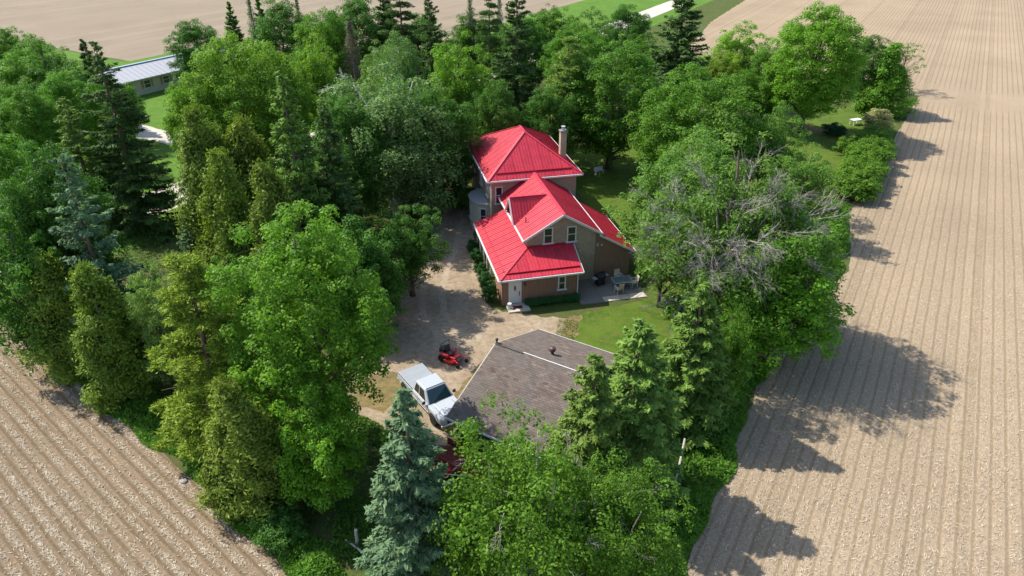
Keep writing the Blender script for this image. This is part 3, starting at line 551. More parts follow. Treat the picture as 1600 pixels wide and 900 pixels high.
# ---------------------------------------------------------------- trees, each at its own place (x, y, height, crown radius)
TREES = [
    ('maple_tree','maple0',-11.2,32.8,16.5,5.09,(0.114, 0.238, 0.021),320,'large bright green maple with domed crown beside the gravel drive, across from the white pickup','tree'),
    ('maple_tree','maple2',-10.2,28.0,8.2,2.71,(0.123, 0.266, 0.022),282,'low leafy young maple growing under the large maple at the left field edge','tree'),
    ('cedar_tree','cedar0',-14.1,27.6,8.8,2.50,(0.142, 0.198, 0.031),243,'rounded olive cedar at the left field edge beside the low leafy maple','tree'),
    ('pine_tree','pine0',-17.2,32.6,13,3.64,(0.184, 0.263, 0.033),267,'yellow green soft needled pine with layered boughs at the left field edge','tree'),
    ('cedar_tree','cedar1',-25.6,37.0,10.5,2.32,(0.135, 0.21, 0.03),302,'narrow olive cedar beside the tall blue spruce at the left field edge','tree'),
    ('ash_tree','ash0',-22.3,38.0,10.5,2.37,(0.159, 0.256, 0.065),304,'pale variegated leafy tree between the narrow cedar and the yellow green pine','tree'),
    ('blue_spruce','bspruce1',-28.2,42.1,15.5,3.03,(0.118, 0.201, 0.111),202,'tall slim blue spruce with bare brownish inner trunk near the left field','tree'),
    ('blue_spruce','bspruce1',-26.1,51.2,7,1.57,(0.116, 0.205, 0.104),187,'small bluish juniper like spruce in front of the olive cedars','tree'),
    ('maple_tree','maple1',-32.7,46.3,15,3.74,(0.054, 0.137, 0.021),223,'dark leafy maple behind the tall slim blue spruce','tree'),
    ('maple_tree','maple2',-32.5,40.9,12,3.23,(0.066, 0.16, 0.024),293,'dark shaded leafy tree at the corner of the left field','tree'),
    ('spruce_tree','spruce1',-36.7,64.3,18,4.51,(0.06, 0.113, 0.029),349,'dark old spruce with open drooping boughs over the road','tree'),
    ('ash_tree','ash1',-58.5,90.6,14,6.13,(0.112, 0.221, 0.04),356,'soft green leafy tree on the neighbour side of the road','tree'),
    ('spruce_tree','spruce0',-57.0,97.3,12,3.06,(0.059, 0.112, 0.028),291,'dark spruce beside the neighbour bungalow','tree'),
    ('maple_tree','maple3',-28.9,75.0,17,7.23,(0.134, 0.244, 0.026),136,'broad yellow green maple crown beside the neighbour bungalow roof','tree'),
    ('maple_tree','maple1',-49.4,114.7,12,4.81,(0.056, 0.15, 0.022),45,'dark green round tree behind the broad yellow green maple, against the far field','tree'),
    ('spruce_tree','spruce0',-49.3,130.7,12,2.73,(0.057, 0.152, 0.02),218,'small dark spruce against the far field, next to the round dark tree','tree'),
    ('spruce_tree','spruce0',-43.4,128.6,13,2.91,(0.066, 0.155, 0.023),23,'taller dark spruce standing alone against the far field','tree'),
    ('cedar_tree','cedar0',-24.5,53.6,15,3.28,(0.141, 0.206, 0.032),142,'tall broad olive cedar beside the road, outermost of the cedar clump','tree'),
    ('cedar_tree','cedar1',-21.1,53.7,14.5,2.89,(0.15, 0.207, 0.031),307,'tall olive cedar in the middle of the cedar clump','tree'),
    ('cedar_tree','cedar2',-21.7,49.5,13,3.23,(0.15, 0.219, 0.031),134,'bushy olive cedar in front of the cedar clump','tree'),
    ('spruce_tree','spruce2',-16.9,52.3,18,3.55,(0.109, 0.199, 0.038),70,'tall olive green spruce between the cedar clump and the white barked birch','tree'),
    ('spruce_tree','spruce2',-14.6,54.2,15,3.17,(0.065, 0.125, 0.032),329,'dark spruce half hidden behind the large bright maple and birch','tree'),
    ('birch_tree','birch0',-11.9,66.6,16,8.17,(0.126, 0.216, 0.071),259,'big weeping birch with white limbs beside the house drive','tree'),
    ('ash_tree','ash1',-23.5,84.8,16,4.61,(0.139, 0.255, 0.027),223,'bright yellow green tree behind the weeping birch','tree'),
    ('maple_tree','maple1',-25.5,118.4,15,6.21,(0.067, 0.168, 0.023),212,'deep green maple by the road behind the dead spruce','tree'),
    ('dead_spruce','dead0',-23.3,106.1,13,2.59,(0.132, 0.119, 0.067),68,'dead brown spruce with bare twigs behind the birch','tree'),
    ('ash_tree','ash0',-17.4,96.2,13,4.11,(0.099, 0.189, 0.034),180,'grey green leafy tree right behind the birch top','tree'),
    ('willow_tree','birch0',-14.0,89.1,15,4.42,(0.116, 0.212, 0.065),346,'grey green weeping tree behind the birch','tree'),
    ('spruce_tree','spruce1',-10.9,98.4,18,3.70,(0.055, 0.106, 0.026),307,'dark ragged spruce by the road behind the light green ash','tree'),
    ('pine_tree','pine1',-16.2,108.0,17,4.27,(0.058, 0.11, 0.028),304,'dark open pine by the road behind the birch','tree'),
    ('ash_tree','ash0',-5.9,81.1,17,4.79,(0.117, 0.234, 0.021),291,'light green ash behind the birch and beside the tall spruce','tree'),
    ('pine_tree','pine1',-3.0,100.2,17,3.10,(0.061, 0.12, 0.031),137,'thin dark pine behind the tall spruce','tree'),
    ('spruce_tree','spruce1',0.6,90.1,19.5,5.01,(0.056, 0.109, 0.028),52,'tallest dark spruce rising behind the red hip roof','tree'),
    ('pine_tree','pine1',6.4,81.8,15,4.29,(0.129, 0.215, 0.041),86,'dark pine with reddish inner boughs behind the chimney','tree'),
    ('maple_tree','maple0',6.5,122.8,13,5.37,(0.077, 0.169, 0.018),138,'green maple by the road behind the dark pine','tree'),
    ('ash_tree','ash1',13.0,119.3,13,5.49,(0.098, 0.196, 0.034),294,'soft green tree by the road beside the green maple','tree'),
    ('maple_tree','maple1',20.4,130.0,12,4.53,(0.056, 0.146, 0.021),317,'small deep green tree beside the pale gravel road','tree'),
    ('maple_tree','maple1',11.7,81.1,15,6.11,(0.078, 0.18, 0.019),138,'dense green maple on the lawn behind the red lean to roof','tree'),
    ('maple_tree','maple3',18.4,69.0,15,7.43,(0.083, 0.185, 0.019),18,'broad green maple between the lawn maple and the dying ash','tree'),
    ('spruce_tree','spruce2',20.9,91.4,19,6.09,(0.064, 0.121, 0.033),318,'tall ragged olive spruce behind the broad green maple','tree'),
    ('ash_tree','ash1',33.5,108.3,13,5.76,(0.157, 0.298, 0.03),113,'yellow green tree behind the broad maple at the field edge','tree'),
    ('ash_tree','ash0',29.5,102.7,11,3.68,(0.165, 0.254, 0.032),147,'yellowish tree between the ragged spruce and the yellow green tree','tree'),
    ('maple_tree','maple4',39.6,94.4,17,6.64,(0.124, 0.263, 0.023),146,'large isolated dome shaped maple with visible trunk by the open field','tree'),
    ('maple_tree','maple1',53.2,106.6,11,4.04,(0.055, 0.136, 0.021),262,'dark bushy tree next to the dome shaped maple at the field edge','tree'),
    ('cedar_tree','cedar2',55.0,104.4,10,3.97,(0.093, 0.212, 0.021),6,'dense green cedar at the field corner beside the thin locust','tree'),
    ('locust_tree','locust0',63.8,117.3,8.5,3.64,(0.104, 0.207, 0.036),10,'thin open locust with sparse leaves leaning over the field','tree'),
    ('ash_tree','ash1',14.0,53.3,14,6.16,(0.107, 0.216, 0.037),174,'leafy half of the ash stand beside the broad maple','tree'),
    ('dying_ash','dying0',15.1,45.0,17,7.46,(0.103, 0.192, 0.035),335,'huge dying ash with bare grey branches among thin leaves','tree'),
    ('dying_ash','dying0',11.9,48.9,10,2.74,(0.096, 0.183, 0.034),335,'smaller half bare ash beside the patio','tree'),
    ('ash_tree','ash0',18.6,43.2,13,5.25,(0.075, 0.172, 0.019),65,'green ash leaning out over the ploughed field beside the dying ash','tree'),
    ('maple_tree','maple2',18.6,41.0,9,4.38,(0.122, 0.273, 0.024),25,'low bright leafy tree under the dying ash at the field edge','tree'),
    ('spruce_tree','spruce2',6.4,29.2,11.3,3.49,(0.126, 0.22, 0.044),26,'sunlit green spruce beside the garage wall','tree'),
    ('spruce_tree','spruce2',4.0,27.5,10.5,2.80,(0.124, 0.198, 0.04),64,'lower spruce leaning over the garage roof','tree'),
    ('spruce_tree','spruce0',10.9,34.7,10.4,3.37,(0.107, 0.188, 0.036),44,'full green spruce at the right field edge beside the lawn','tree'),
    ('ash_tree','ash1',13.6,36.5,8,2.23,(0.083, 0.184, 0.019),197,'leafy young tree between the field edge spruce and the low bright tree','tree'),
    ('birch_tree','birch1',0.6,21.1,12,4.55,(0.094, 0.192, 0.02),168,'sprawling bright green tree with bare grey twigs in front of the garage','tree'),
    ('birch_tree','birch1',4.7,21.9,8.5,3.47,(0.086, 0.179, 0.02),40,'shorter bright leafy tree beside the sprawling tree in front of the garage','tree'),
    ('birch_tree','birch1',-2.3,21.0,7,1.86,(0.088, 0.191, 0.02),277,'low bright leafy tree between the near blue spruce and the sprawling tree','tree'),
    ('blue_spruce','bspruce0',-4.2,21.5,13,2.97,(0.11, 0.186, 0.099),190,'full silvery blue spruce in front of the white pickup','tree'),
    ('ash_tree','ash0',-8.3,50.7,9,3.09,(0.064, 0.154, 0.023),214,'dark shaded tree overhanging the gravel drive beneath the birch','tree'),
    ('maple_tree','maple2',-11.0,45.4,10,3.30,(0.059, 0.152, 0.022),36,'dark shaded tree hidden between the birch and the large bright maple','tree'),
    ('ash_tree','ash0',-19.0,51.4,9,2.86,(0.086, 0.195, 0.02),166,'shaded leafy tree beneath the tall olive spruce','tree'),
    ('maple_tree','maple1',-35.6,113.5,15,5.48,(0.061, 0.152, 0.021),237,'deep green roadside maple beside the lone dark spruce','tree'),
    ('maple_tree','maple3',-28.1,109.8,14,5.82,(0.089, 0.2, 0.021),271,'roadside maple behind the bright yellow green tree','tree'),
    ('spruce_tree','spruce0',-20.4,120.2,16,3.66,(0.065, 0.125, 0.031),52,'dark roadside spruce beside the deep green maple','tree'),
    ('maple_tree','maple1',-14.5,113.0,13,5.48,(0.066, 0.162, 0.023),199,'roadside tree behind the grey green weeping tree','tree'),
    ('maple_tree','maple0',-6.0,118.0,13,5.18,(0.073, 0.166, 0.018),91,'roadside maple behind the light green ash','tree'),
    ('maple_tree','maple1',2.0,114.8,13,5.56,(0.064, 0.167, 0.022),58,'roadside tree hidden behind the tallest spruce','tree'),
    ('maple_tree','maple3',9.4,103.5,13,5.99,(0.088, 0.203, 0.02),45,'leafy tree between the dark pine and the road','tree'),
    ('ash_tree','ash1',19.9,104.3,12,5.12,(0.077, 0.172, 0.018),54,'leafy tree between the lawn maple and the ragged olive spruce','tree'),
    ('maple_tree','maple1',35.3,98.3,11,3.98,(0.081, 0.192, 0.02),288,'leafy tree tucked between the broad maple and the dome shaped maple','tree'),
    ('maple_tree','maple3',-33.4,74.1,13,4.14,(0.13, 0.255, 0.025),232,'yellow green tree by the road in front of the bungalow','tree'),
    ('maple_tree','maple1',-26.0,77.7,14,4.30,(0.15, 0.266, 0.027),203,'yellow green tree by the road behind the tall olive spruce','tree'),
    ('maple_tree','maple3',-61.9,91.1,12,4.96,(0.091, 0.213, 0.021),120,'rounded green tree on the far side of the neighbour lawn','tree'),
    ('maple_tree','maple1',-50.5,80.6,12,4.09,(0.09, 0.211, 0.021),353,'round green tree on the neighbour lawn beside the dark spruce','tree'),
    ('maple_tree','maple4',-51.5,73.4,12,4.46,(0.085, 0.198, 0.02),79,'domed green tree on the neighbour lawn close to the road','tree'),
    ('spruce_tree','spruce1',-41.3,64.6,13,3.69,(0.129, 0.207, 0.041),247,'green open spruce beside the road in front of the dark old spruce','tree'),
    ('maple_tree','maple1',-39.3,51.7,14,3.84,(0.09, 0.204, 0.022),95,'green maple beside the road at the far end of the left field','tree'),
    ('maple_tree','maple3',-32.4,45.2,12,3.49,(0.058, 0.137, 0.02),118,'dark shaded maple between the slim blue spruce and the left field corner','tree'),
    ('cedar_tree','cedar2',-30.7,40.5,9,2.83,(0.155, 0.23, 0.034),211,'bushy dark cedar in the left field corner below the slim blue spruce','tree'),
    ('ash_tree','ash0',-19.4,41.9,9,2.67,(0.085, 0.2, 0.021),157,'shaded leafy tree between the yellow green pine and the cedar clump','tree'),
    ('cedar_tree','cedar1',-17.8,47.5,13,2.64,(0.13, 0.188, 0.028),184,'shaggy olive cedar beside the tall olive spruce','tree'),
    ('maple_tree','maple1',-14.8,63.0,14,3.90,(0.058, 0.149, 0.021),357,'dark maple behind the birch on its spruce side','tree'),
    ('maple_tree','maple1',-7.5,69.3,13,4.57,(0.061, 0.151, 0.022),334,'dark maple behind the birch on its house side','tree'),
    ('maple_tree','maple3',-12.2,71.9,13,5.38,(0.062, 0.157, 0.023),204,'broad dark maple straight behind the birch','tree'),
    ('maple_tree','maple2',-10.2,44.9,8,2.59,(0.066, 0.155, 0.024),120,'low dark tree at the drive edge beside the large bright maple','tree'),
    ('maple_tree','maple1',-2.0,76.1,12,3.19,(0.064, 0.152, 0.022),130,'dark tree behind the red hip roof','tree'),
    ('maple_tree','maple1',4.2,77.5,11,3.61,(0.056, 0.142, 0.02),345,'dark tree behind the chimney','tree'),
    ('ash_tree','ash1',22.0,45.4,10,2.59,(0.092, 0.199, 0.022),160,'outer leafy ash spreading over the right field edge','tree'),
    ('ash_tree','ash1',25.7,68.4,12,4.21,(0.097, 0.199, 0.033),135,'loose leafy ash behind the dying ash, in front of the dome shaped maple','tree'),
    ('ash_tree','ash0',27.4,61.8,10,3.30,(0.113, 0.219, 0.039),345,'thin leafy ash between the dying ash and the shrub row','tree'),
    ('maple_tree','maple1',-50.6,89.5,9,3.69,(0.077, 0.18, 0.019),39,'green tree beside the road partly hiding the bungalow end','tree'),
    ('maple_tree','maple4',-69.3,101.0,13,4.96,(0.079, 0.185, 0.018),278,'round tree at the far end of the neighbour lawn by the far field','tree'),
    ('lilac_shrub','shrub0',-5.3,68.3,3.2,1.93,(0.082, 0.176, 0.019),224,'round green lilac bush beside the house and the gravel drive','shrub'),
]

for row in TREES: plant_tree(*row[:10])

# ---------------------------------------------------------------- the farmhouse (local axes: x right along the facade, y back)
def clip2(poly, axis, val, keep_less):
    out = []
    for i in range(len(poly)):
        a, b = poly[i], poly[(i + 1) % len(poly)]
        ia = (a[axis] <= val) if keep_less else (a[axis] >= val); ib = (b[axis] <= val) if keep_less else (b[axis] >= val)
        if ia: out.append(a)
        if ia != ib:
            t = (val - a[axis]) / (b[axis] - a[axis]); out.append((a[0] + (b[0] - a[0]) * t, a[1] + (b[1] - a[1]) * t))
    return out
def yrange(poly, x):
    ys = []
    for i in range(len(poly)):
        a, b = poly[i], poly[(i + 1) % len(poly)]
        if (a[0] - x) * (b[0] - x) < 0: ys.append(a[1] + (b[1] - a[1]) * (x - a[0]) / (b[0] - a[0]))
    return (min(ys), max(ys)) if len(ys) >= 2 else None
def metal_slope(roof, poly, width=0.92, rib=0.23, guard=None):
    """one roof plane of ribbed red sheets; poly[0]->poly[1] runs along the eave"""
    P = [Vector(p) for p in poly]; ex = (P[1] - P[0]).normalized(); n = Vector((0, 0, 0))
    for i in range(len(P)): n += (P[i] - P[0]).cross(P[(i + 1) % len(P)] - P[0])
    n.normalize()
    if n.z < 0: n = -n
    ey = n.cross(ex)
    if (P[2] - P[0]).dot(ey) < 0: ey = -ey
    q = [((p - P[0]).dot(ex), (p - P[0]).dot(ey)) for p in P]
    x0, x1 = min(a[0] for a in q), max(a[0] for a in q); k = max(1, round((x1 - x0) / width)); w = (x1 - x0) / k
    W = lambda a, h=0.0: P[0] + ex * a[0] + ey * a[1] + n * h
    for i in range(k):
        s = clip2(clip2(q, 0, x0 + i * w + 0.004, False), 0, x0 + (i + 1) * w - 0.004, True)
        if len(s) < 3: continue
        mb = MB(); mb.prism([W(a, 0.012) for a in s], n * 0.022)
        for j in range(4):
            x = x0 + i * w + 0.03 + j * (w - 0.06) / 3.0 * 0.97; yr = yrange(s, x)
            if yr and yr[1] - yr[0] > 0.08:
                a, b = W((x, yr[0] + 0.02), 0.046), W((x, yr[1] - 0.02), 0.046); mb.bar(a, b, 0.036, 0.030, n)
        mb.build('roof_panel', 'red_roof', roof)
    if guard:
        yr = guard; xs = [x0 + 0.02 * (x1 - x0) * i for i in range(51)]; ok = [x for x in xs if (yrange(q, x) or (9, 9))[0] <= yr <= (yrange(q, x) or (0, -1))[1] - 0.15]
        if ok: MB().bar(W((min(ok), yr), 0.10), W((max(ok), yr), 0.10), 0.05, 0.09, n).build('snow_guard', 'red_trim', roof)
def cap(roof, a, b, w=0.26, h=0.05):
    MB().bar(Vector(a) + Vector((0, 0, 0.055)), Vector(b) + Vector((0, 0, 0.055)), w, h).build('ridge_cap', 'red_roof', roof, bevel=0.015)
def gutter(house, a, b):
    MB().bar(Vector(a) - Vector((0, 0, 0.07)), Vector(b) - Vector((0, 0, 0.07)), 0.11, 0.15).build('gutter', 'white_paint', house, bevel=0.01)
def window(house, c, w, h, nrm, sill=True):
    """sash window on a wall; c centre of the opening on the wall face, nrm outward normal"""
    c = Vector(c); n = Vector(nrm); r = n.cross(Vector((0, 0, 1))); up = Vector((0, 0, 1))
    wd = MB().prism([c + r * i * w / 2 + up * j * h / 2 + n * 0.01 for i, j in ((-1, -1), (1, -1), (1, 1), (-1, 1))], n * 0.015).build('window', 'glass', house)
    f = MB(); t = 0.10
    for s in (-1, 1):
        f.bar(c + r * s * (w / 2 + t / 2) + up * (h / 2 + t) + n * 0.05, c + r * s * (w / 2 + t / 2) - up * (h / 2) + n * 0.05, 0.085, t, r)
    f.bar(c + r * (-w / 2) + up * (h / 2 + t / 2) + n * 0.05, c + r * (w / 2) + up * (h / 2 + t / 2) + n * 0.05, 0.08, t)
    f.build('frame', 'white_paint', wd)
    MB().bar(c - r * w / 2 + n * 0.04, c + r * w / 2 + n * 0.04, 0.035, 0.05).build('meeting_rail', 'white_paint', wd)
    if sill: MB().bar(c - r * (w / 2 + 0.2) - up * (h / 2 + 0.055) + n * 0.08, c + r * (w / 2 + 0.2) - up * (h / 2 + 0.055) + n * 0.08, 0.17, 0.10).build('sill', 'white_paint', wd)
    return wd
HA = math.radians(13)
house = thing('farmhouse', (-2.23, 60.67, 0), HA, 'yellow brick farmhouse with red ribbed metal roofs and brown boarded additions', 'house')
MB().box(0.45, 8.65, 0.45, 11.6, 0, 6.12).build('main_wall', 'brick', house)
# wing with gable
wg = MB(); wg.prism([(1.5, -9.0, 0), (7.45, -9.0, 0), (7.45, -9.0, 4.62), (4.5, -9.0, 6.36), (1.5, -9.0, 4.62)], (0, 9.4, 0)); wg.build('wing_wall', 'brick', house)
MB().prism([(1.3, -6.0, 4.0), (1.3, -3.2, 4.0), (1.3, -3.2, 4.62), (1.3, -4.6, 6.22), (1.3, -6.0, 4.62)], (1.6, 0, 0)).build('dormer_wall', 'white_paint', house)
MB().box(-1.25, 5.1, -11.65, -9.01, 0, 2.52).build('addition_wall', 'boards', house)
MB().box(-0.55, 1.49, -9.005, -1.0, 0, 2.5).build('side_porch_wall', 'siding', house)
MB().prism([(7.46, -8.98, 0), (10.7, -8.98, 0), (10.7, -8.98, 2.58), (7.46, -8.98, 4.50)], (0, 7.2, 0)).build('lean_to_wall', 'boards', house)
bat = MB().box(-0.022, 0.022, -0.022, 0.0, 0.05, 2.45).mesh('batten')
for i in range(21):
    x = -1.12 + i * 0.305
    if -0.75 < x < 0.45 or 3.35 < x < 4.2: continue
    link('batten', bat, 'boards', house, (x, -11.652, 0))
b2 = MB().box(-0.022, 0.022, -0.022, 0.0, 0.02, 1.0).mesh('batten_long'); b2.materials.append(M['boards'])
for i in range(11):
    x = 7.62 + i * 0.305; o = link('batten', b2, None, house, (x, -8.982, 0)); o.scale = (1, 1, 4.42 - (x - 7.46) * 0.593)
MB().bar((7.47, -9.0, 2.35), (10.69, -9.0, 2.35), 0.03, 0.05).build('seam_board', 'boards', house)
# roofs
zE, zA = 6.2, 9.16; F1, F2 = (4.55, 4.55, zA), (4.55, 6.4, zA); a, b, c, d = (0, 0, zE), (9.1, 0, zE), (9.1, 12.07, zE), (0, 12.07, zE)
mr = MB().add([a, b, c, d, F1, F2], [(0, 1, 4), (1, 2, 5, 4), (2, 3, 5), (3, 0, 4, 5), (0, 3, 2, 1)]).build('main_roof', 'red_trim', house)
metal_slope(mr, [a, b, F1], guard=0.75); metal_slope(mr, [d, a, F1, F2], guard=0.75); metal_slope(mr, [b, c, F2, F1]); metal_slope(mr, [c, d, F2])
for p, q in ((a, F1), (b, F1), (c, F2), (d, F2), (F1, F2)): cap(mr, p, q)
for p, q in ((a, b), (b, c), (c, d), (d, a)):
    o = (Vector(((p[0] + q[0]) / 2 - 4.55, (p[1] + q[1]) / 2 - 6.03, 0))).normalized() * 0.055; gutter(house, Vector(p) + o, Vector(q) + o)
zR, zW = 6.5, 4.5
wr = MB().add([(1.15, -9.35, zW), (4.5, -9.35, zR), (7.85, -9.35, zW), (1.15, 0.44, zW), (4.5, 0.5, zR), (7.85, 0.44, zW)], [(0, 1, 4, 3), (1, 2, 5, 4)]).build('wing_roof', 'red_trim', house)
metal_slope(wr, [(1.15, 0.44, zW), (1.15, -9.35, zW), (4.5, -9.35, zR), (4.5, 0.44, zR)], guard=0.6)
metal_slope(wr, [(7.85, -9.35, zW), (7.85, 0.44, zW), (4.5, 0.44, zR), (4.5, -9.35, zR)])
cap(wr, (4.5, -9.37, zR), (4.5, 0.5, zR))
for s in (-1, 1):
    MB().bar((4.5 + s * 3.37, -9.40, zW - 0.03), (4.5, -9.40, zR - 0.03), 0.05, 0.19).build('barge_board', 'white_paint', house)
    gutter(house, (4.5 + s * 3.42, -9.38, zW), (4.5 + s * 3.42, 0.4, zW))
dr = MB().add([(1.0, -6.15, 4.55), (1.0, -4.6, 6.40), (1.0, -3.05, 4.55), (1.3, -6.15, 4.60), (4.32, -4.6, 6.40), (1.3, -3.05, 4.60)], [(0, 1, 4, 3), (1, 2, 5, 4)]).build('dormer_roof', 'red_trim', house)
metal_slope(dr, [(1.0, -6.15, 4.55), (1.25, -6.15, 4.55), (4.32, -4.6, 6.40), (1.0, -4.6, 6.40)]); metal_slope(dr, [(1.25, -3.05, 4.55), (1.0, -3.05, 4.55), (1.0, -4.6, 6.40), (4.32, -4.6, 6.40)])
cap(dr, (1.0, -4.6, 6.40), (4.3, -4.6, 6.40), 0.2)
for s in (-1, 1): MB().bar((0.96, -4.6 + s * 1.58, 4.50), (0.96, -4.6, 6.37), 0.05, 0.16, (1, 0, 0)).build('barge_board', 'white_paint', house)
window(house, (1.295, -4.6, 4.95), 0.55, 0.8, (-1, 0, 0))
# hipped roof of the boarded addition, wrapping the left side
zL, zT = 2.56, 3.72; A0, A1, A2, A3 = (-1.5, -12.05, zL), (5.45, -12.05, zL), (5.45, -9.02, zT), (1.48, -9.02, zT); B0, B1 = (-1.5, -0.85, zL), (1.48, -0.85, zT)
ar = MB().add([A0, A1, A2, A3, B0, B1, (5.45, -9.02, zL), (1.48, -0.85, zL)], [(0, 1, 2, 3), (4, 0, 3, 5), (1, 6, 2), (0, 4, 7, 6, 1), (4, 5, 7), (6, 7, 5, 3, 2)]).build('addition_roof', 'red_trim', house)
metal_slope(ar, [A0, A1, A2, A3], guard=0.6); metal_slope(ar, [B0, A0, A3, B1], guard=0.6); cap(ar, A0, A3, 0.24)
MB().bar((1.44, -9.06, zT + 0.05), (5.45, -9.06, zT + 0.05), 0.10, 0.16).build('flashing', 'red_trim', ar)
gutter(house, (-1.56, -12.10, zL), (5.5, -12.10, zL)); gutter(house, (-1.56, -12.05, zL), (-1.56, -0.85, zL))
MB().bar((5.48, -12.08, zL - 0.05), (5.48, -9.05, zT - 0.05), 0.05, 0.14, (1, 0, 0)).build('barge_board', 'white_paint', house)
# lean-to roof continuing the wing slope
L0, L1, L2, L3 = (11.05, -9.3, 2.42), (11.05, -1.5, 2.42), (7.75, -1.5, 4.36), (7.75, -9.3, 4.36)
lr = MB().add([L0, L1, L2, L3, (11.05, -9.3, 2.34), (11.05, -1.5, 2.34), (7.75, -1.5, 4.28), (7.75, -9.3, 4.28)], [(0, 1, 2, 3), (4, 7, 6, 5), (0, 4, 5, 1), (1, 5, 6, 2), (3, 2, 6, 7), (0, 3, 7, 4)]).build('lean_to_roof', 'red_trim', house)
metal_slope(lr, [L0, L1, L2, L3]); gutter(house, (11.1, -9.3, 2.42), (11.1, -1.5, 2.42))
MB().bar((11.08, -9.34, 2.34), (7.7, -9.34, 4.33), 0.05, 0.17).build('barge_board', 'white_paint', house)
# chimney
ch = MB().box(7.75, 8.33, 2.95, 3.50, 5.9, 9.35).build('chimney', 'brick', house)
MB().box(7.69, 8.39, 2.89, 3.56, 9.351, 9.5).build('chimney_cap', 'concrete', ch); MB().lathe([(0.15, 0), (0.15, 0.3), (0.21, 0.31), (0.21, 0.38)], 10, (8.04, 3.22, 9.5)).build('flue', 'grey_metal', ch)
# bay on the drive side
bp = [(0.46, 1.9), (-0.55, 2.5), (-0.95, 3.3), (-0.95, 4.6), (-0.55, 5.4), (0.46, 6.0)]
MB().prism([(x, y, 0) for x, y in bp], (0, 0, 3.0)).build('bay_wall', 'siding', house)
MB().prism([(x * 1.15 - 0.02, 3.95 + (y - 3.95) * 1.1, 3.001) for x, y in bp], (0, 0, 0.16)).build('bay_roof', 'grey_metal', house)
window(house, (-0.955, 3.95, 1.8), 0.6, 1.5, (-1, 0, 0)); n = Vector((-0.55, -0.8, 0)); window(house, (-0.05, 2.2, 1.8), 0.5, 1.5, tuple(Vector((-0.511, -0.86, 0))))
cn = MB().prism([(-0.9, 8.2, 3.1), (-0.9, 10.2, 3.1), (0.44, 10.2, 3.7), (0.44, 8.2, 3.7)], (0, 0, 0.08)).build('door_canopy', 'red_roof', house)
# windows and doors
for x in (1.12, 3.2): window(house, (x, 0.449, 4.6), 0.52, 1.55, (0, -1, 0))
for y in (2.3, 5.5, 9.2): window(house, (0.449, y, 4.7), 0.7, 1.6, (-1, 0, 0))
window(house, (0.449, 7.6, 1.6), 0.7, 1.6, (-1, 0, 0))
window(house, (3.27, -9.001, 4.63), 0.62, 1.28, (0, -1, 0)); window(house, (5.30, -9.001, 4.56), 0.62, 1.28, (0, -1, 0))
MB().box(4.22, 4.62, -9.03, -9.0, 5.62, 5.95).build('gable_vent', 'old_wood', house)
window(house, (3.78, -11.651, 1.55), 0.46, 1.1, (0, -1, 0))
dor = MB().box(-0.60, 0.28, -11.70, -11.655, 0.14, 2.08).build('door', 'white_paint', house, bevel=0.01)
MB().box(-0.70, -0.605, -11.73, -11.652, 0.1, 2.18).box(0.285, 0.38, -11.73, -11.652, 0.1, 2.18).box(-0.605, 0.285, -11.73, -11.652, 2.085, 2.18).build('door_frame', 'white_paint', dor)
MB().prism([(-0.16 + 0.09 * math.cos(k * 0.628), -11.702, 1.55 + 0.26 * math.sin(k * 0.628)) for k in range(10)], (0, -0.012, 0)).build('oval_light', 'glass', dor)
MB().box(0.17, 0.23, -11.75, -11.70, 0.85, 1.22).build('handle', 'black', dor)
lm = MB().lathe([(0.05, 0), (0.08, 0.05), (0.07, 0.22), (0.03, 0.28)], 8, (0.66, -11.76, 1.72)).build('wall_lamp', 'black', house)
MB().bar((4.98, -12.04, 2.45), (5.14, -11.70, 2.2), 0.07, 0.07).bar((5.14, -11.70, 2.22), (5.14, -11.70, 0.12), 0.075, 0.075).build('downspout', 'white_paint', house)
MB().bar((0.36, 0.40, 6.05), (0.36, 0.40, 0.1), 0.085, 0.085).build('downspout', 'white_paint', house)
MB().box(7.6, 7.75, -9.06, -9.0, 3.15, 3.45).build('meter_box', 'grey_metal', house); MB().box(8.0, 8.1, -9.05, -9.0, 3.15, 3.32).build('outlet_cover', 'white_paint', house)
MB().lathe([(0.06, 0), (0.06, 0.1), (0.0001, 0.14)], 8, (6.1, -9.08, 2.9)).build('flood_light', 'white_paint', house)
for i in range(6):
    y = -11.4 + i * 2.05 if i else -8.6
    if i: MB().box(-1.36, -1.24, -9.0 + i * 1.55 - 0.06, -9.0 + i * 1.55 + 0.06, 0, 2.5).build('porch_post', 'white_paint', house)
MB().bar((1.9, -6.9, 4.98), (1.9, -6.9, 5.5), 0.07, 0.07, (1, 0, 0)).build('vent_pipe', 'black', wr)

def hw(u, v, z=0.0):
    return (-2.23 + u * math.cos(HA) - v * math.sin(HA), 60.67 + u * math.sin(HA) + v * math.cos(HA), z)
def local_box(name, u0, u1, v0, v1, z0, z1, mat, bevel=0.01, parent=None):
    cx, cy = (u0 + u1) / 2, (v0 + v1) / 2; o = MB().box(u0 - cx, u1 - cx, v0 - cy, v1 - cy, 0, z1 - z0).build(name, mat, parent, bevel=bevel)
    o.location = hw(cx, cy, z0); o.rotation_euler = (0, 0, HA); return o
tag(local_box('door_step', -0.95, 0.85, -12.95, -11.70, 0.0, 0.12, 'stone_slab'), 'pale concrete step in front of the white back door', 'step')
tag(local_box('door_mat', -0.45, 0.30, -12.55, -12.12, 0.121, 0.14, 'dark_red'), 'dark red mat lying on the concrete door step', 'mat')
bk_ = thing('bucket', hw(-0.75, -12.3, 0.12), 0, 'white plastic bucket standing on the door step', 'bucket')
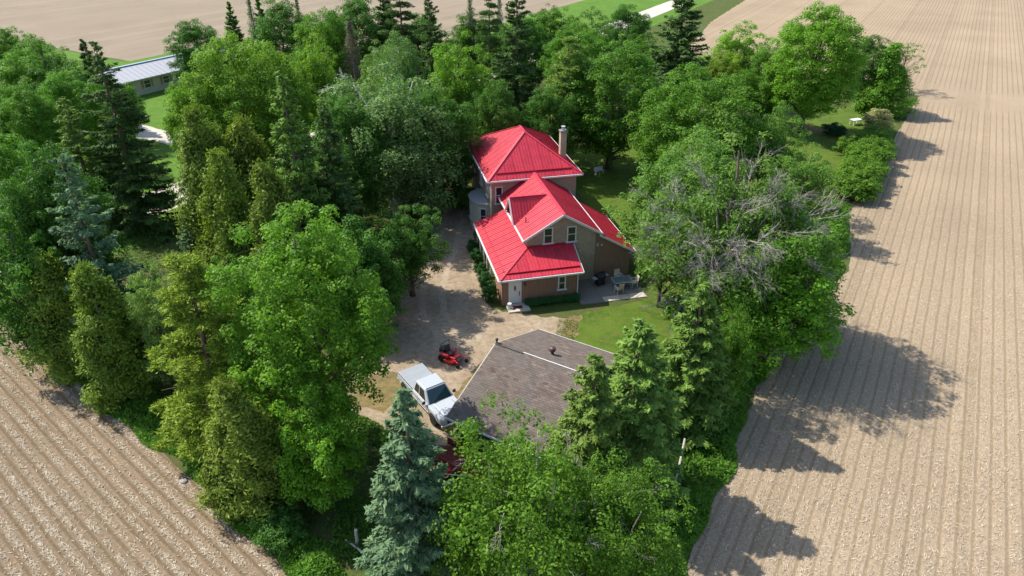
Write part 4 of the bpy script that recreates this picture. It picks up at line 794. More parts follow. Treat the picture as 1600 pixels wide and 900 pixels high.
MB().lathe([(0.13, 0), (0.16, 0.36), (0.175, 0.36), (0.175, 0.40)], 14).build('pail', 'white_paint', bk_, smooth=False); MB().lathe([(0.17, 0.401), (0.17, 0.43), (0.05, 0.44)], 14).build('lid', 'white_paint', bk_)
patio = local_box('patio', 5.15, 10.9, -13.0, -9.02, 0.0, 0.03, 'concrete', 0); patio['kind'] = 'structure'
for (u0, u1, v0, v1) in ((5.2, 7.0, -12.95, -9.1), (7.04, 10.8, -12.2, -9.1)):
    s = local_box('concrete_slab', u0, u1, v0, v1, 0.0, 0.06, 'concrete', 0.008); s.parent = patio; s.matrix_parent_inverse = (Matrix.LocRotScale(patio.location, patio.rotation_euler, None)).inverted()
for i in range(5):
    u0 = 7.15 + i * 0.74; s = local_box('paving_stone', u0, u0 + 0.70, -12.98 + 0.03 * (i % 2), -12.24, 0.0, 0.07, 'stone_slab', 0.012); s.parent = patio; s.matrix_parent_inverse = (Matrix.LocRotScale(patio.location, patio.rotation_euler, None)).inverted()

# barbecue
gq = thing('barbecue', hw(7.65, -10.2, 0.06), HA + 0.35, 'black gas barbecue with side shelves against the boarded wall', 'barbecue')
MB().box(-0.36, 0.36, -0.26, 0.26, 0.08, 0.72).build('cabinet', 'black', gq, bevel=0.02)
MB().prism([(-0.42, -0.3, 0.74), (-0.42, 0.3, 0.74), (-0.42, 0.3, 0.95), (-0.42, 0.12, 1.16), (-0.42, -0.16, 1.14), (-0.42, -0.3, 0.95)], (0.84, 0, 0)).build('hood', 'black', gq, bevel=0.03)
MB().box(-0.78, -0.43, -0.24, 0.24, 0.78, 0.82).build('shelf', 'grey_metal', gq); MB().box(0.43, 0.78, -0.24, 0.24, 0.78, 0.82).build('shelf', 'grey_metal', gq)
MB().bar((-0.3, -0.36, 0.98), (0.3, -0.36, 0.98), 0.03, 0.03).build('handle', 'chrome', gq)
for s in (-1, 1):
    for q in (-1, 1): w = MB().tube([(s * 0.30 - 0.03, q * 0.2, 0.05), (s * 0.30 + 0.03, q * 0.2, 0.05)], 0.05, 8).build('wheel', 'rubber', gq)
# patio table and chairs
tb = thing('patio_table', hw(9.3, -11.0, 0.06), HA, 'glass topped patio table on the shaded concrete', 'table')
MB().box(-0.75, 0.75, -0.5, 0.5, 0.70, 0.715).build('table_top', 'table_glass', tb); fr = MB()
for s in (-1, 1): fr.bar((-0.78, s * 0.52, 0.705), (0.78, s * 0.52, 0.705), 0.05, 0.05); fr.bar((s * 0.78, -0.52, 0.705), (s * 0.78, 0.52, 0.705), 0.05, 0.05)
fr.build('rim', 'grey_metal', tb)
for s in (-1, 1):
    for q in (-1, 1): MB().bar((s * 0.7, q * 0.45, 0.0), (s * 0.66, q * 0.42, 0.69), 0.04, 0.04).build('leg', 'grey_metal', tb)
def chair(u, v, rz, label, group=None):
    e = thing('patio_chair', hw(u, v, 0.06), HA + rz, label, 'chair', group)
    MB().box(-0.25, 0.25, -0.25, 0.25, 0.40, 0.44).build('seat', 'tan_cloth', e, bevel=0.015); MB().prism([(-0.25, 0.24, 0.45), (0.25, 0.24, 0.45), (0.25, 0.38, 0.98), (-0.25, 0.38, 0.98)], (0, 0.03, 0.005)).build('backrest', 'tan_cloth', e)
    for s in (-1, 1):
        MB().bar((s * 0.28, -0.24, 0), (s * 0.28, -0.24, 0.64), 0.03, 0.03).build('leg', 'white_paint', e); MB().bar((s * 0.28, 0.24, 0), (s * 0.28, 0.26, 0.64), 0.03, 0.03).build('leg', 'white_paint', e)
        MB().bar((s * 0.28, -0.27, 0.655), (s * 0.28, 0.3, 0.655), 0.055, 0.03).build('armrest', 'white_paint', e)
chair(8.72, -11.9, math.pi + 0.25, 'tan patio chair at the table nearest the paving stones'); chair(10.35, -11.1, -1.45, 'tan patio chair at the end of the glass table under the ash leaves')
chair(9.4, -10.0, 0.1, 'tan patio chair between the glass table and the boarded wall')

# ---------------------------------------------------------------- garage with shingled roof
GE = Vector((0.853, -0.522, 0)); GA = math.atan2(-0.522, 0.853); GL = 6.7; GH = 5.55; GZ, GR = 2.55, 4.62
gar = thing('garage', (-1.0, 36.95, 0), GA, 'low garage with brown shingled gable roof beside the white pickup', 'garage')
MB().prism([(0.4, -5.1, 0), (0.4, 5.1, 0), (0.4, 5.1, GZ + 0.10), (0.4, 0, GR - 0.14), (0.4, -5.1, GZ + 0.10)], (GL - 0.8, 0, 0)).build('wall', 'dark_wall', gar)
gr = MB().add([(0, -GH, GZ), (0, 0, GR), (0, GH, GZ), (GL, -GH, GZ), (GL, 0, GR), (GL, GH, GZ), (0, -GH, GZ - 0.1), (0, 0, GR - 0.1), (0, GH, GZ - 0.1), (GL, -GH, GZ - 0.1), (GL, 0, GR - 0.1), (GL, GH, GZ - 0.1)],
              [(0, 1, 4, 3), (1, 2, 5, 4), (6, 9, 10, 7), (7, 10, 11, 8), (0, 3, 9, 6), (2, 8, 11, 5), (0, 6, 7, 1), (1, 7, 8, 2), (3, 4, 10, 9), (4, 5, 11, 10)]).build('roof', 'shingle', gar)
rg = random.Random(5); sl = math.hypot(GH, GR - GZ); nrow = 38; ex_ = sl / nrow
for side in (-1, 1):
    up = Vector((0, -side * GH, GR - GZ)).normalized(); nn = Vector((0, side * (GR - GZ), GH)).normalized(); e0 = Vector((0, side * GH, GZ))
    for r in range(nrow):
        V = []; tn = []; x = -0.02 - (0.16 if r % 2 else 0.0) ; y0 = r * ex_ - 0.012; y1 = min(sl, (r + 1) * ex_ + 0.012)
        while x < GL:
            x2 = min(x + 0.325, GL + 0.02); xa = max(x, -0.02)
            if x2 - xa > 0.02:
                h0 = 0.016 + rg.uniform(0, 0.008); h1 = 0.005; sk = rg.uniform(-0.008, 0.008); P = lambda a, b, h: e0 + Vector((a, 0, 0)) + up * b + nn * h
                q = [P(xa + 0.004, y0 + sk, h0), P(x2 - 0.004, y0 + sk, h0), P(x2 - 0.004, y1, h1), P(xa + 0.004, y1, h1)]; bq = [P(xa + 0.004, y0 + sk, 0.001), P(x2 - 0.004, y0 + sk, 0.001)]
                c = min(1, max(0, rg.gauss(0.45, 0.2))); V += q if side < 0 else q[::-1]; V += [bq[0], bq[1], q[1], q[0]] if side < 0 else [q[0], q[1], bq[1], bq[0]]; tn += [c, c]
            x += 0.325
        me = np_mesh('shingle_course', np.array([tuple(v) for v in V]), 4, tn); link('shingle_course', me, 'shingle', gr)
MB().bar((-0.03, 0, GR + 0.03), (2.0, 0, GR + 0.03), 0.22, 0.03).build('ridge_cap', 'shingle', gr); MB().bar((2.0, 0, GR + 0.035), (GL + 0.02, 0, GR + 0.035), 0.06, 0.03).build('ridge_cap', 'white_paint', gr)
for side in (-1, 1):
    MB().bar((-0.02, side * (GH + 0.02), GZ - 0.04), (GL + 0.02, side * (GH + 0.02), GZ - 0.04), 0.035, 0.13).build('fascia', 'white_paint', gar)
    for x in (-0.025, GL + 0.025): MB().bar((x, side * GH, GZ - 0.03), (x, side * 0.03, GR - 0.03), 0.035, 0.12, (1, 0, 0)).build('barge_board', 'grey_wood', gar)
tv = MB().lathe([(0.10, 0), (0.10, 0.22)], 12).build('turbine_vent', 'vent_brown', gar, (3.25, 1.5, GR - 1.5 * 0.373 - 0.02)); MB().lathe([(0.10, 0.22), (0.19, 0.28), (0.235, 0.40), (0.19, 0.52), (0.05, 0.58)], 16).build('turbine_head', 'vent_brown', tv)
tag(tv, 'brown round turbine vent on the back slope')
MB().lathe([(0.05, 0), (0.05, 0.2), (0.10, 0.22), (0.10, 0.34), (0.02, 0.4)], 8, (0.05, 0, GR + 0.02)).build('finial', 'black', gar)
for i in range(8):
    MB().box(0.372, 0.398, -4.6 + i * 1.15, -4.6 + i * 1.15 + 1.1, 0.05, 2.5).build('wall_panel', 'grey_wood', gar)

# ---------------------------------------------------------------- white pickup
def wheel(parent, x, y, r, w, rim='chrome', n=20):
    t = MB(); prof = [(r * 0.62, -w / 2), (r * 0.94, -w / 2), (r, -w / 2 + 0.04), (r, w / 2 - 0.04), (r * 0.94, w / 2), (r * 0.62, w / 2)]
    t.lathe(prof, n); e = t.build('wheel', 'rubber', parent, (x, y, r)); e.rotation_euler = (math.pi / 2, 0, 0)
    MB().lathe([(r * 0.6, -w / 2 + 0.02), (r * 0.6, w / 2 - 0.03), (r * 0.45, w / 2 - 0.06), (r * 0.22, w / 2 - 0.03), (r * 0.2, w / 2 + 0.005)] if False else [(r * 0.61, -w / 2 + 0.015), (r * 0.61, w / 2 - 0.015)], n).build('rim', rim, e)
    return e
TA = math.atan2(-0.821, 0.571)
tk = thing('pickup_truck', (-5.30, 36.62, 0), TA, 'white extended cab pickup truck with flat bed cover parked by the garage', 'truck')
def loft(sections, name, mat, parent, bevel=0.03):
    """sections: list of (x, [(y,z)...]) loops of equal length"""
    mb = MB(); n = len(sections[0][1]); mb.v = [(x, y, z) for x, lp in sections for y, z in lp]
    for i in range(len(sections) - 1):
        for k in range(n): mb.f.append((i * n + k, i * n + (k + 1) % n, (i + 1) * n + (k + 1) % n, (i + 1) * n + k))
    mb.f.append(tuple(range(n))[::-1]); mb.f.append(tuple((len(sections) - 1) * n + k for k in range(n)))
    return mb.build(name, mat, parent, bevel=bevel)
def sec(w, z0, z1, wt=None, sh=0.10):
    wt = wt if wt is not None else w - 0.06
    return [(-w + 0.05, z0), (w - 0.05, z0), (w, z0 + 0.18), (w, z1 - sh), (wt, z1), (-wt, z1), (-w, z1 - sh), (-w, z0 + 0.18)]
loft([(-2.98, sec(0.95, 0.55, 1.12)), (-2.9, sec(0.985, 0.5, 1.15)), (-0.75, sec(1.0, 0.48, 1.16)), (0.9, sec(1.0, 0.46, 1.14)), (1.15, sec(1.0, 0.46, 1.14)), (2.2, sec(0.985, 0.48, 1.11)), (2.75, sec(0.95, 0.52, 1.05)), (2.95, sec(0.88, 0.58, 0.96))], 'body', 'truck_white', tk, 0.035)
# wheel arches as dark recess lips
for x in (-1.95, 1.92):
    for s in (-1, 1):
        pts = [(x + 0.50 * math.cos(a), s * 1.0, 0.42 + 0.50 * math.sin(a)) for a in [math.pi * k / 10 for k in range(11)]]
        MB().prism([(p[0], s * 0.9, p[2]) for p in pts], (0, s * 0.115, 0)).build('wheel_arch', 'black', tk)
        wheel(tk, x, s * 0.90, 0.39, 0.27, 'grey_metal')
# cab: pillars and roof, with dark glass set proud of a solid core
zb, zt = 1.13, 1.86
core = [(-0.78, 0.93, 0.76), (1.28, 0.93, 0.76)]
cab = MB(); B_ = [(-0.78, -0.93, zb), (1.30, -0.93, zb), (1.30, 0.93, zb), (-0.78, 0.93, zb)]; T_ = [(-0.60, -0.74, zt), (0.62, -0.72, zt), (0.62, 0.72, zt), (-0.60, 0.74, zt)]
cab.add(B_ + T_, [(0, 3, 2, 1), (4, 5, 6, 7), (0, 1, 5, 4), (1, 2, 6, 5), (2, 3, 7, 6), (3, 0, 4, 7)]).build('cab', 'truck_white', tk, bevel=0.07)
MB().prism([(-0.58, -0.70, zt + 0.002), (0.58, -0.68, zt + 0.002), (0.58, 0.68, zt + 0.002), (-0.58, 0.70, zt + 0.002)], (0, 0, 0.035)).build('roof_skin', 'truck_white', tk, bevel=0.03)
def on_quad(q, u0, u1, v0, v1, off):
    q = [Vector(p) for p in q]; n = (q[1] - q[0]).cross(q[3] - q[0]).normalized(); f = lambda u, v: (q[0] * (1 - u) + q[1] * u) * (1 - v) + (q[3] * (1 - u) + q[2] * u) * v
    return [f(u, v) for u, v in ((u0, v0), (u1, v0), (u1, v1), (u0, v1))], n * off
def pane(name, q, u0, u1, v0, v1, mat='glass'):
    loop, n = on_quad(q, u0, u1, v0, v1, 0.012); return MB().prism([p - n * 0.2 for p in loop], n * 1.2).build(name, mat, tk)
pane('windscreen', (B_[1], B_[2], T_[6 - 4], T_[5 - 4]), 0.06, 0.94, 0.04, 0.93, 'windscreen'); pane('rear_window', (B_[3], B_[0], T_[0], T_[3]), 0.1, 0.9, 0.25, 0.85)
for q in ((B_[0], B_[1], T_[1], T_[0]), (B_[2], B_[3], T_[3], T_[2])):
    f = q[0][1] < 0; A = (0.08, 0.36) if f else (0.64, 0.92); Bf = (0.42, 0.83) if f else (0.17, 0.58)
    pane('side_window', q, *A, 0.12, 0.84); pane('side_window', q, *Bf, 0.12, 0.84)
for s in (-1, 1):
    d_ = MB().box(0.0, 1.05, s * 1.0 - 0.006, s * 1.0 + 0.006, 0.58, 1.06).build('door', 'truck_white', tk, bevel=0.004); MB().box(0.08, 0.25, s * 1.015 - 0.012, s * 1.015 + 0.012, 0.98, 1.02).build('handle', 'black', d_)
    mi = MB().box(1.0, 1.12, s * 1.12 - 0.11, s * 1.12 + 0.11, 1.18, 1.38).build('mirror', 'black', tk, bevel=0.03)
    MB().box(2.80, 2.93, s * 0.72 - 0.17, s * 0.72 + 0.17, 0.74, 0.93).build('headlight', 'glass', tk, bevel=0.02); MB().box(-3.0, -2.96, s * 0.86 - 0.07, s * 0.86 + 0.07, 0.7, 1.05).build('tail_light', 'red_machine', tk)
    MB().box(-2.6, 1.3, s * 1.005 - 0.008, s * 1.005 + 0.008, 0.60, 0.66).build('side_moulding', 'grey_metal', tk)
MB().box(2.90, 2.975, -0.52, 0.52, 0.66, 0.92).build('grille', 'black', tk, bevel=0.01); MB().box(2.9, 3.08, -0.97, 0.97, 0.45, 0.64).build('bumper', 'chrome', tk, bevel=0.04); MB().box(-3.12, -2.95, -0.95, 0.95, 0.48, 0.64).build('bumper', 'chrome', tk, bevel=0.04)
MB().box(-2.93, -0.80, -0.93, 0.93, 1.152, 1.20).build('bed_cover', 'truck_cover', tk, bevel=0.02); MB().box(1.42, 2.72, -0.60, 0.60, 1.085, 1.15).build('hood', 'truck_white', tk, bevel=0.05)
MB().bar((1.34, -0.5, 1.155), (1.20, 0.1, 1.21), 0.025, 0.02).build('wiper', 'black', tk)
MB().box(-2.6, 2.6, -0.7, 0.7, 0.32, 0.5).build('chassis', 'black', tk)
for s in (-1, 1):
    for x, z0, z1 in ((-0.79, 0.56, 1.13), (-0.03, 0.56, 1.10), (1.10, 0.56, 1.10)): MB().box(x - 0.009, x + 0.009, s * 1.003 - 0.004, s * 1.003 + 0.004, z0, z1).build('panel_gap', 'black', tk)
    MB().box(1.40, 2.78, s * 0.64 - 0.01, s * 0.64 + 0.01, 1.08, 1.128).build('panel_gap', 'black', tk)
    MB().box(-2.93, -0.80, s * 0.955 - 0.015, s * 0.955 + 0.015, 1.14, 1.178).build('bed_rail', 'black', tk)
MB().box(-2.3, -2.27, -0.92, 0.92, 1.195, 1.204).box(-1.55, -1.52, -0.92, 0.92, 1.195, 1.204).build('cover_seam', 'grey_metal', tk)

# ---------------------------------------------------------------- red zero-turn mower
MA = math.atan2(-0.62, 0.78)
mw = thing('ride_on_mower', (-4.35, 41.5, 0), MA, 'red zero turn ride on mower with black seat on the gravel', 'mower')
MB().prism([(-0.25, -0.62, 0.14), (0.45, -0.62, 0.14), (0.62, -0.35, 0.14), (0.62, 0.35, 0.14), (0.45, 0.62, 0.14), (-0.25, 0.62, 0.14)], (0, 0, 0.2)).build('mower_deck', 'red_machine', mw, bevel=0.03)
MB().box(-0.75, 0.55, -0.30, 0.30, 0.36, 0.52).build('chassis', 'red_machine', mw, bevel=0.03); MB().box(0.25, 0.90, -0.24, 0.24, 0.40, 0.45).build('foot_plate', 'black', mw)
for s in (-1, 1):
    MB().box(-0.72, 0.05, s * 0.40 - 0.13, s * 0.40 + 0.13, 0.50, 0.66).build('fender', 'red_machine', mw, bevel=0.04); wheel(mw, -0.5, s * 0.52, 0.28, 0.24, 'red_machine', 16)
    MB().bar((0.4, s * 0.28, 0.42), (0.98, s * 0.45, 0.42), 0.07, 0.07).build('front_arm', 'red_machine', mw); wheel(mw, 1.0, s * 0.47, 0.15, 0.12, 'black', 12)
    MB().tube([(0.02, s * 0.38, 0.6), (0.15, s * 0.36, 1.0), (0.10, s * 0.05, 1.03)], 0.02, 6).build('steering_lever', 'black', mw)
MB().box(-0.30, 0.16, -0.25, 0.25, 0.62, 0.74).build('seat', 'black', mw, bevel=0.05); MB().prism([(-0.28, -0.24, 0.74), (-0.28, 0.24, 0.74), (-0.42, 0.22, 1.14), (-0.42, -0.22, 1.14)], (-0.09, 0, 0)).build('backrest', 'black', mw, bevel=0.03)
MB().box(-0.98, -0.50, -0.28, 0.28, 0.46, 0.84).build('engine', 'black', mw, bevel=0.05)
MB().tube([(-0.55, -0.42, 0.6), (-0.62, -0.42, 1.35), (-0.62, 0.42, 1.35), (-0.55, 0.42, 0.6)], 0.025, 6).build('roll_bar', 'black', mw)

# ---------------------------------------------------------------- clutter in front of the garage
def gp(x, y, z=0):  # garage axes to world
    return (-1.0 + x * math.cos(GA) - y * math.sin(GA), 36.95 + x * math.sin(GA) + y * math.cos(GA), z)
wgn = thing('farm_wagon', gp(2.3, -6.6), GA, 'rusty dark red farm wagon with plank sides along the garage eave', 'wagon')
for k in range(5): MB().box(-2.1, 2.1, -0.75 + k * 0.3, -0.75 + k * 0.3 + 0.28, 0.72, 0.77).build('floor_plank', 'red_rust', wgn)
for s in (-1, 1):
    for k in range(2): MB().box(-2.1, 2.1, s * 0.80 - 0.025, s * 0.80 + 0.025, 0.79 + k * 0.27, 0.79 + k * 0.27 + 0.24).build('side_plank', 'red_rust', wgn)
    for x in (-1.4, 1.4): wheel(wgn, x, s * 0.62, 0.34, 0.18, 'red_rust', 14)
MB().bar((-1.9, 0, 0.62), (2.0, 0, 0.62), 0.14, 0.16).bar((-1.4, -0.55, 0.4), (-1.4, 0.55, 0.4), 0.1, 0.1).bar((1.4, -0.55, 0.4), (1.4, 0.55, 0.4), 0.1, 0.1).build('frame', 'red_rust', wgn)
MB().bar((-2.0, 0, 0.55), (-3.1, -0.1, 0.12), 0.07, 0.07).build('drawbar', 'grey_metal', wgn)
pl = thing('plank_pile', gp(-0.15, -6.35), GA + 0.9, 'small pile of weathered brown planks behind the pickup nose', 'planks')
for k in range(6): MB().box(-0.55 + 0.05 * (k % 3), 0.55 + 0.04 * (k % 2), -0.3 + (k % 3) * 0.2, -0.12 + (k % 3) * 0.2, 0.02 + (k // 3) * 0.055 , 0.07 + (k // 3) * 0.055).build('plank', 'old_wood', pl)
st = MB(); st.bar((0, 0, 0.10), (0, -1.5, 1.5), 0.34, 0.05, (0, -1, 1)).bar((-0.16, 0.0, 0.15), (-0.16, -1.5, 1.55), 0.03, 0.12, (0, -1, 1)).bar((0.16, 0.0, 0.15), (0.16, -1.5, 1.55), 0.03, 0.12, (0, -1, 1))
so = st.build('loading_ramp', 'steel', None, gp(0.35, -5.9)); so.rotation_euler = (0, 0, GA - 0.75); tag(so, 'blue grey steel loading ramp leaning beside the rusty wagon', 'ramp')
tr = thing('garden_tractor', gp(1.0, -8.2), GA + 1.0, 'old red garden tractor half hidden under the blue spruce', 'tractor')
MB().prism([(0.15, -0.26, 0.45), (0.15, 0.26, 0.45), (0.15, 0.26, 0.86), (0.15, 0.18, 0.94), (0.15, -0.18, 0.94), (0.15, -0.26, 0.86)], (0.85, 0, 0)).build('hood', 'red_machine', tr, bevel=0.04)
MB().box(-0.85, 0.15, -0.22, 0.22, 0.38, 0.55).build('chassis', 'red_machine', tr, bevel=0.03)
for s in (-1, 1):
    MB().box(-0.85, -0.15, s * 0.38 - 0.15, s * 0.38 + 0.15, 0.62, 0.68).build('fender', 'red_machine', tr, bevel=0.02); wheel(tr, -0.5, s * 0.42, 0.30, 0.24, 'grey_metal', 16); wheel(tr, 0.72, s * 0.40, 0.21, 0.15, 'grey_metal', 14)
MB().box(-0.6, -0.2, -0.22, 0.22, 0.68, 0.78).box(-0.68, -0.58, -0.22, 0.22, 0.75, 1.05).build('seat', 'black', tr, bevel=0.03)
MB().tube([(0.12, 0, 0.9), (-0.05, 0, 1.05)], 0.02, 6).build('steering_column', 'black', tr)
sw = MB(); sw.tube([(-0.05 + 0.17 * math.cos(a) * 0.4, 0.17 * math.sin(a), 1.05 + 0.17 * math.cos(a) * 0.9) for a in [k * math.pi / 8 for k in range(17)]], 0.015, 5, False); sw.build('steering_wheel', 'black', tr)
ld = thing('pole', gp(1.6, -7.9), GA + 0.4, 'long pale pole leaning across the rusty wagon', 'pole'); MB().tube([(-1.6, 0.3, 0.5), (1.5, -0.4, 1.25)], 0.035, 6).build('shaft', 'grey_wood', ld)
for i, (x, y, lb) in enumerate([(3.9, -7.0, 'grey sheet metal scrap on the ground beside the rusty wagon'), (4.6, -8.3, 'bent pale sheet metal scrap lying under the sprawling tree')]):
    o = MB().prism([(-0.5, -0.25, 0.05), (0.5, -0.28, 0.05), (0.55, 0.2, 0.3), (-0.45, 0.3, 0.28)], (0, 0.02, 0.02)).build('metal_scrap', 'steel', None, gp(x, y)); tag(o, lb, 'scrap')

# field edge poles and stones
def log(a, b, r, label, name='fence_rail'):
    a, b = Vector(a), Vector(b); e = thing(name, tuple(a), 0, label, 'rail'); MB().tube([(0, 0, 0), tuple((b - a) * 0.5 + Vector((0.04, 0.03, 0.02))), tuple(b - a)], [r, r * 0.9, r * 0.75], 7).build('wood', 'grey_wood', e)
log((-8.75, 25.4, 0.10), (-6.0, 22.9, 0.45), 0.06, 'long grey rail lying by the post at the left field edge')
fp = thing('fence_post', (-8.05, 25.1, 0), 0, 'short pale wooden fence post with cut top by the grey rail', 'post'); MB().tube([(0, 0, -0.1), (0.02, 0, 1.15)], [0.10, 0.085], 9).build('shaft', 'grey_wood', fp); MB().lathe([(0.088, 1.151), (0.080, 1.17)], 9, (0.02, 0, 0)).build('cut_top', 'stone_slab', fp)
log((9.05, 28.6, 0.06), (10.35, 32.0, 1.1), 0.08, 'bleached grey pole leaning in weeds beside the field edge spruce')
def rock(x, y, s, label):
    rng = np.random.default_rng(int(abs(x * 100))); mb = MB().lathe([(0.6, 0), (1.0, 0.25), (0.85, 0.55), (0.4, 0.72)], 8); mb.v = [tuple(np.array(v) * s * (1 + rng.normal(size=3) * 0.10)) for v in mb.v]
    tag(mb.build('field_stone', 'rock', None, (x, y, -0.01), bevel=0.02), label, 'stone')
rock(-18.95, 29.6, 0.22, 'pale field stone at the left field edge beside the rounded olive cedar'); rock(-25.2, 35.0, 0.20, 'small grey stone at the left field edge below the yellow green pine'); rock(-17.4, 27.0, 0.14, 'small stone lying in the stubble by the left field edge')

# ---------------------------------------------------------------- neighbour bungalow across the road
NA = math.atan2(0.861, 0.509)
nb = thing('bungalow', (*rp(34, 44.7), 0), NA, 'long pale bungalow with light grey metal roof across the gravel road', 'house')
MB().box(-12, 12, -3.6, 3.6, 0, 2.7).build('wall', 'siding', nb)
simple('metal_white', (0.42, 0.41, 0.41), 0.4, 0.5, 0.1, var=0.05)
nr = MB().add([(-12.5, -4.3, 2.65), (-12.5, 0, 4.1), (-12.5, 4.3, 2.65), (12.5, -4.3, 2.65), (12.5, 0, 4.1), (12.5, 4.3, 2.65), (-12.5, -4.3, 2.5), (-12.5, 4.3, 2.5), (12.5, -4.3, 2.5), (12.5, 4.3, 2.5)], [(0, 3, 4, 1), (1, 4, 5, 2), (0, 6, 8, 3), (2, 5, 9, 7), (6, 7, 9, 8), (0, 1, 2, 7, 6), (3, 8, 9, 5, 4)]).build('roof', 'metal_white', nb)
for i in range(27):
    x = -12.4 + i * 0.95; 
    for s in (-1, 1): MB().bar((x, s * 4.28, 2.68), (x, s * 0.05, 4.11), 0.05, 0.05, (0, 0, 1)).build('roof_seam', 'metal_white', nr)
MB().bar((-12.5, 0, 4.14), (12.5, 0, 4.14), 0.55, 0.05).build('ridge_cap', 'steel', nr)
for x in (-9, -5.5, -2, 3.5, 7, 10):
    w = window(nb, (x, -3.601, 1.55), 1.1, 1.1, (0, -1, 0))
    for s in (-1, 1): MB().box(x + s * 0.85 - 0.2, x + s * 0.85 + 0.2, -3.66, -3.605, 0.95, 2.15).build('shutter', 'old_wood', nb)
MB().box(0.4, 1.35, -3.66, -3.605, 0.1, 2.15).build('door', 'old_wood', nb)

# ---------------------------------------------------------------- hedges, shrubs, weeds and stubble
MIDC = (0.085, 0.175, 0.022)
HEDGE = [(37.2, 71.6, 3.0, 2.6), (38.9, 74.4, 3.2, 2.7), (40.6, 77.3, 3.0, 2.6), (42.3, 80.2, 3.3, 2.8), (44.0, 83.1, 3.1, 2.7), (45.7, 86.0, 3.0, 2.6), (47.3, 88.8, 2.8, 2.4), (43.0, 85.5, 2.6, 2.4)]
for i, (x, y, h, r) in enumerate(HEDGE):
    plant_tree('hedge_shrub', 'shrub1', x, y, h, r, (0.095, 0.195, 0.020), 70 * i, 'rounded green shrub in the row bordering lawn and open field', 'shrub', 'green shrubs along the field edge')
plant_tree('flowering_shrub', 'shrub0', 50.6, 95.6, 3.0, 2.4, (0.30, 0.30, 0.14), 20, 'pale cream flowering bush at the end of the shrub row', 'shrub')
plant_tree('evergreen_shrub', 'shrub1', 44.0, 94.0, 1.6, 1.7, (0.03, 0.09, 0.03), 20, 'low dark bush beneath the dome shaped maple beside the cream flowering bush', 'shrub')
for i, (u, v, h, r) in enumerate([(-1.95, -10.6, 1.5, 0.75), (-1.95, -8.6, 1.6, 0.75), (-1.95, -6.4, 1.3, 0.7), (-1.9, -4.0, 1.5, 0.7), (-1.9, -1.6, 1.3, 0.7)]):
    x, y, _ = hw(u, v); plant_tree('foundation_shrub', 'shrub0', x, y, h, r, (0.035, 0.11, 0.03), 50 * i, 'dark green shrub under the red eave along the drive side of the house', 'shrub', 'shrubs along the drive side of the house')
for i in range(9):
    u = 0.95 + i * 0.50; x, y, _ = hw(u, -12.05 - 0.12 * (i % 2)); plant_tree('hosta_plant', 'shrub1', x, y, 0.62, 0.42, (0.055, 0.17, 0.05), 40 * i, 'leafy green perennial in the bed under the boarded back wall', 'plant', 'perennials along the back wall')
for i, (x, y, h, r, c, lb) in enumerate([
    (-19.3, 33.2, 2.2, 1.5, (0.05, 0.13, 0.03), 'low green bush beneath the yellow green pine at the left field edge'),
    (-29.0, 40.6, 1.8, 1.5, (0.07, 0.14, 0.09), 'low greyish bush at the foot of the tall slim blue spruce'),
    (-12.2, 25.6, 1.8, 1.5, (0.07, 0.17, 0.03), 'bright low bush at the foot of the rounded olive cedar'),
    (11.8, 34.0, 2.2, 1.6, (0.07, 0.17, 0.03), 'green bush at the foot of the full green spruce by the right field'),
    (15.2, 39.2, 2.2, 1.6, (0.06, 0.15, 0.03), 'green bush under the leafy young tree by the right field'),
    (13.0, 47.8, 1.6, 1.2, (0.07, 0.15, 0.04), 'loose green bush on the lawn edge near the patio')]):
    plant_tree('bush', 'shrub1', x, y, h, r, c, 60 * i, lb, 'bush')
# lawn furniture and bits beyond the house
x, y = 10.3, 79.0
gc = thing('garden_bench', (x, y, 0), 0.5, 'small grey garden bench in the shade of the dense lawn maple', 'bench'); MB().box(-0.6, 0.6, -0.22, 0.22, 0.40, 0.45).build('seat', 'grey_metal', gc); MB().box(-0.6, 0.6, 0.20, 0.25, 0.46, 0.85).build('backrest', 'grey_metal', gc)
for s in (-1, 1): MB().box(s * 0.5 - 0.03, s * 0.5 + 0.03, -0.2, 0.2, 0, 0.4).build('leg', 'grey_metal', gc)
tb2 = thing('garden_table', (48.9, 98.6, 0), 0.4, 'white garden table beside the cream flowering bush', 'table'); MB().box(-0.8, 0.8, -0.45, 0.45, 0.70, 0.76).build('table_top', 'white_paint', tb2, bevel=0.01)
for s in (-1, 1):
    for q in (-1, 1): MB().box(s * 0.65 - 0.04, s * 0.65 + 0.04, q * 0.35 - 0.04, q * 0.35 + 0.04, 0, 0.7).build('leg', 'white_paint', tb2)

# bare poplars by the road
for i, (x, y, h, lb) in enumerate([(-42, 120, 15, 'thin half bare poplar by the road next to the lone dark spruce'), (-35.5, 124, 14, 'thin bare poplar by the road behind the deep green maple'), (-6.5, 116, 16, 'thin bare poplar by the road behind the light green ash'), (-2.0, 119, 15, 'thin grey poplar by the road behind the thin dark pine')]):
    plant_tree('poplar_tree', 'poplar0', x, y, h, 2.2, (0.10, 0.15, 0.06), 77 * i, lb, 'tree')

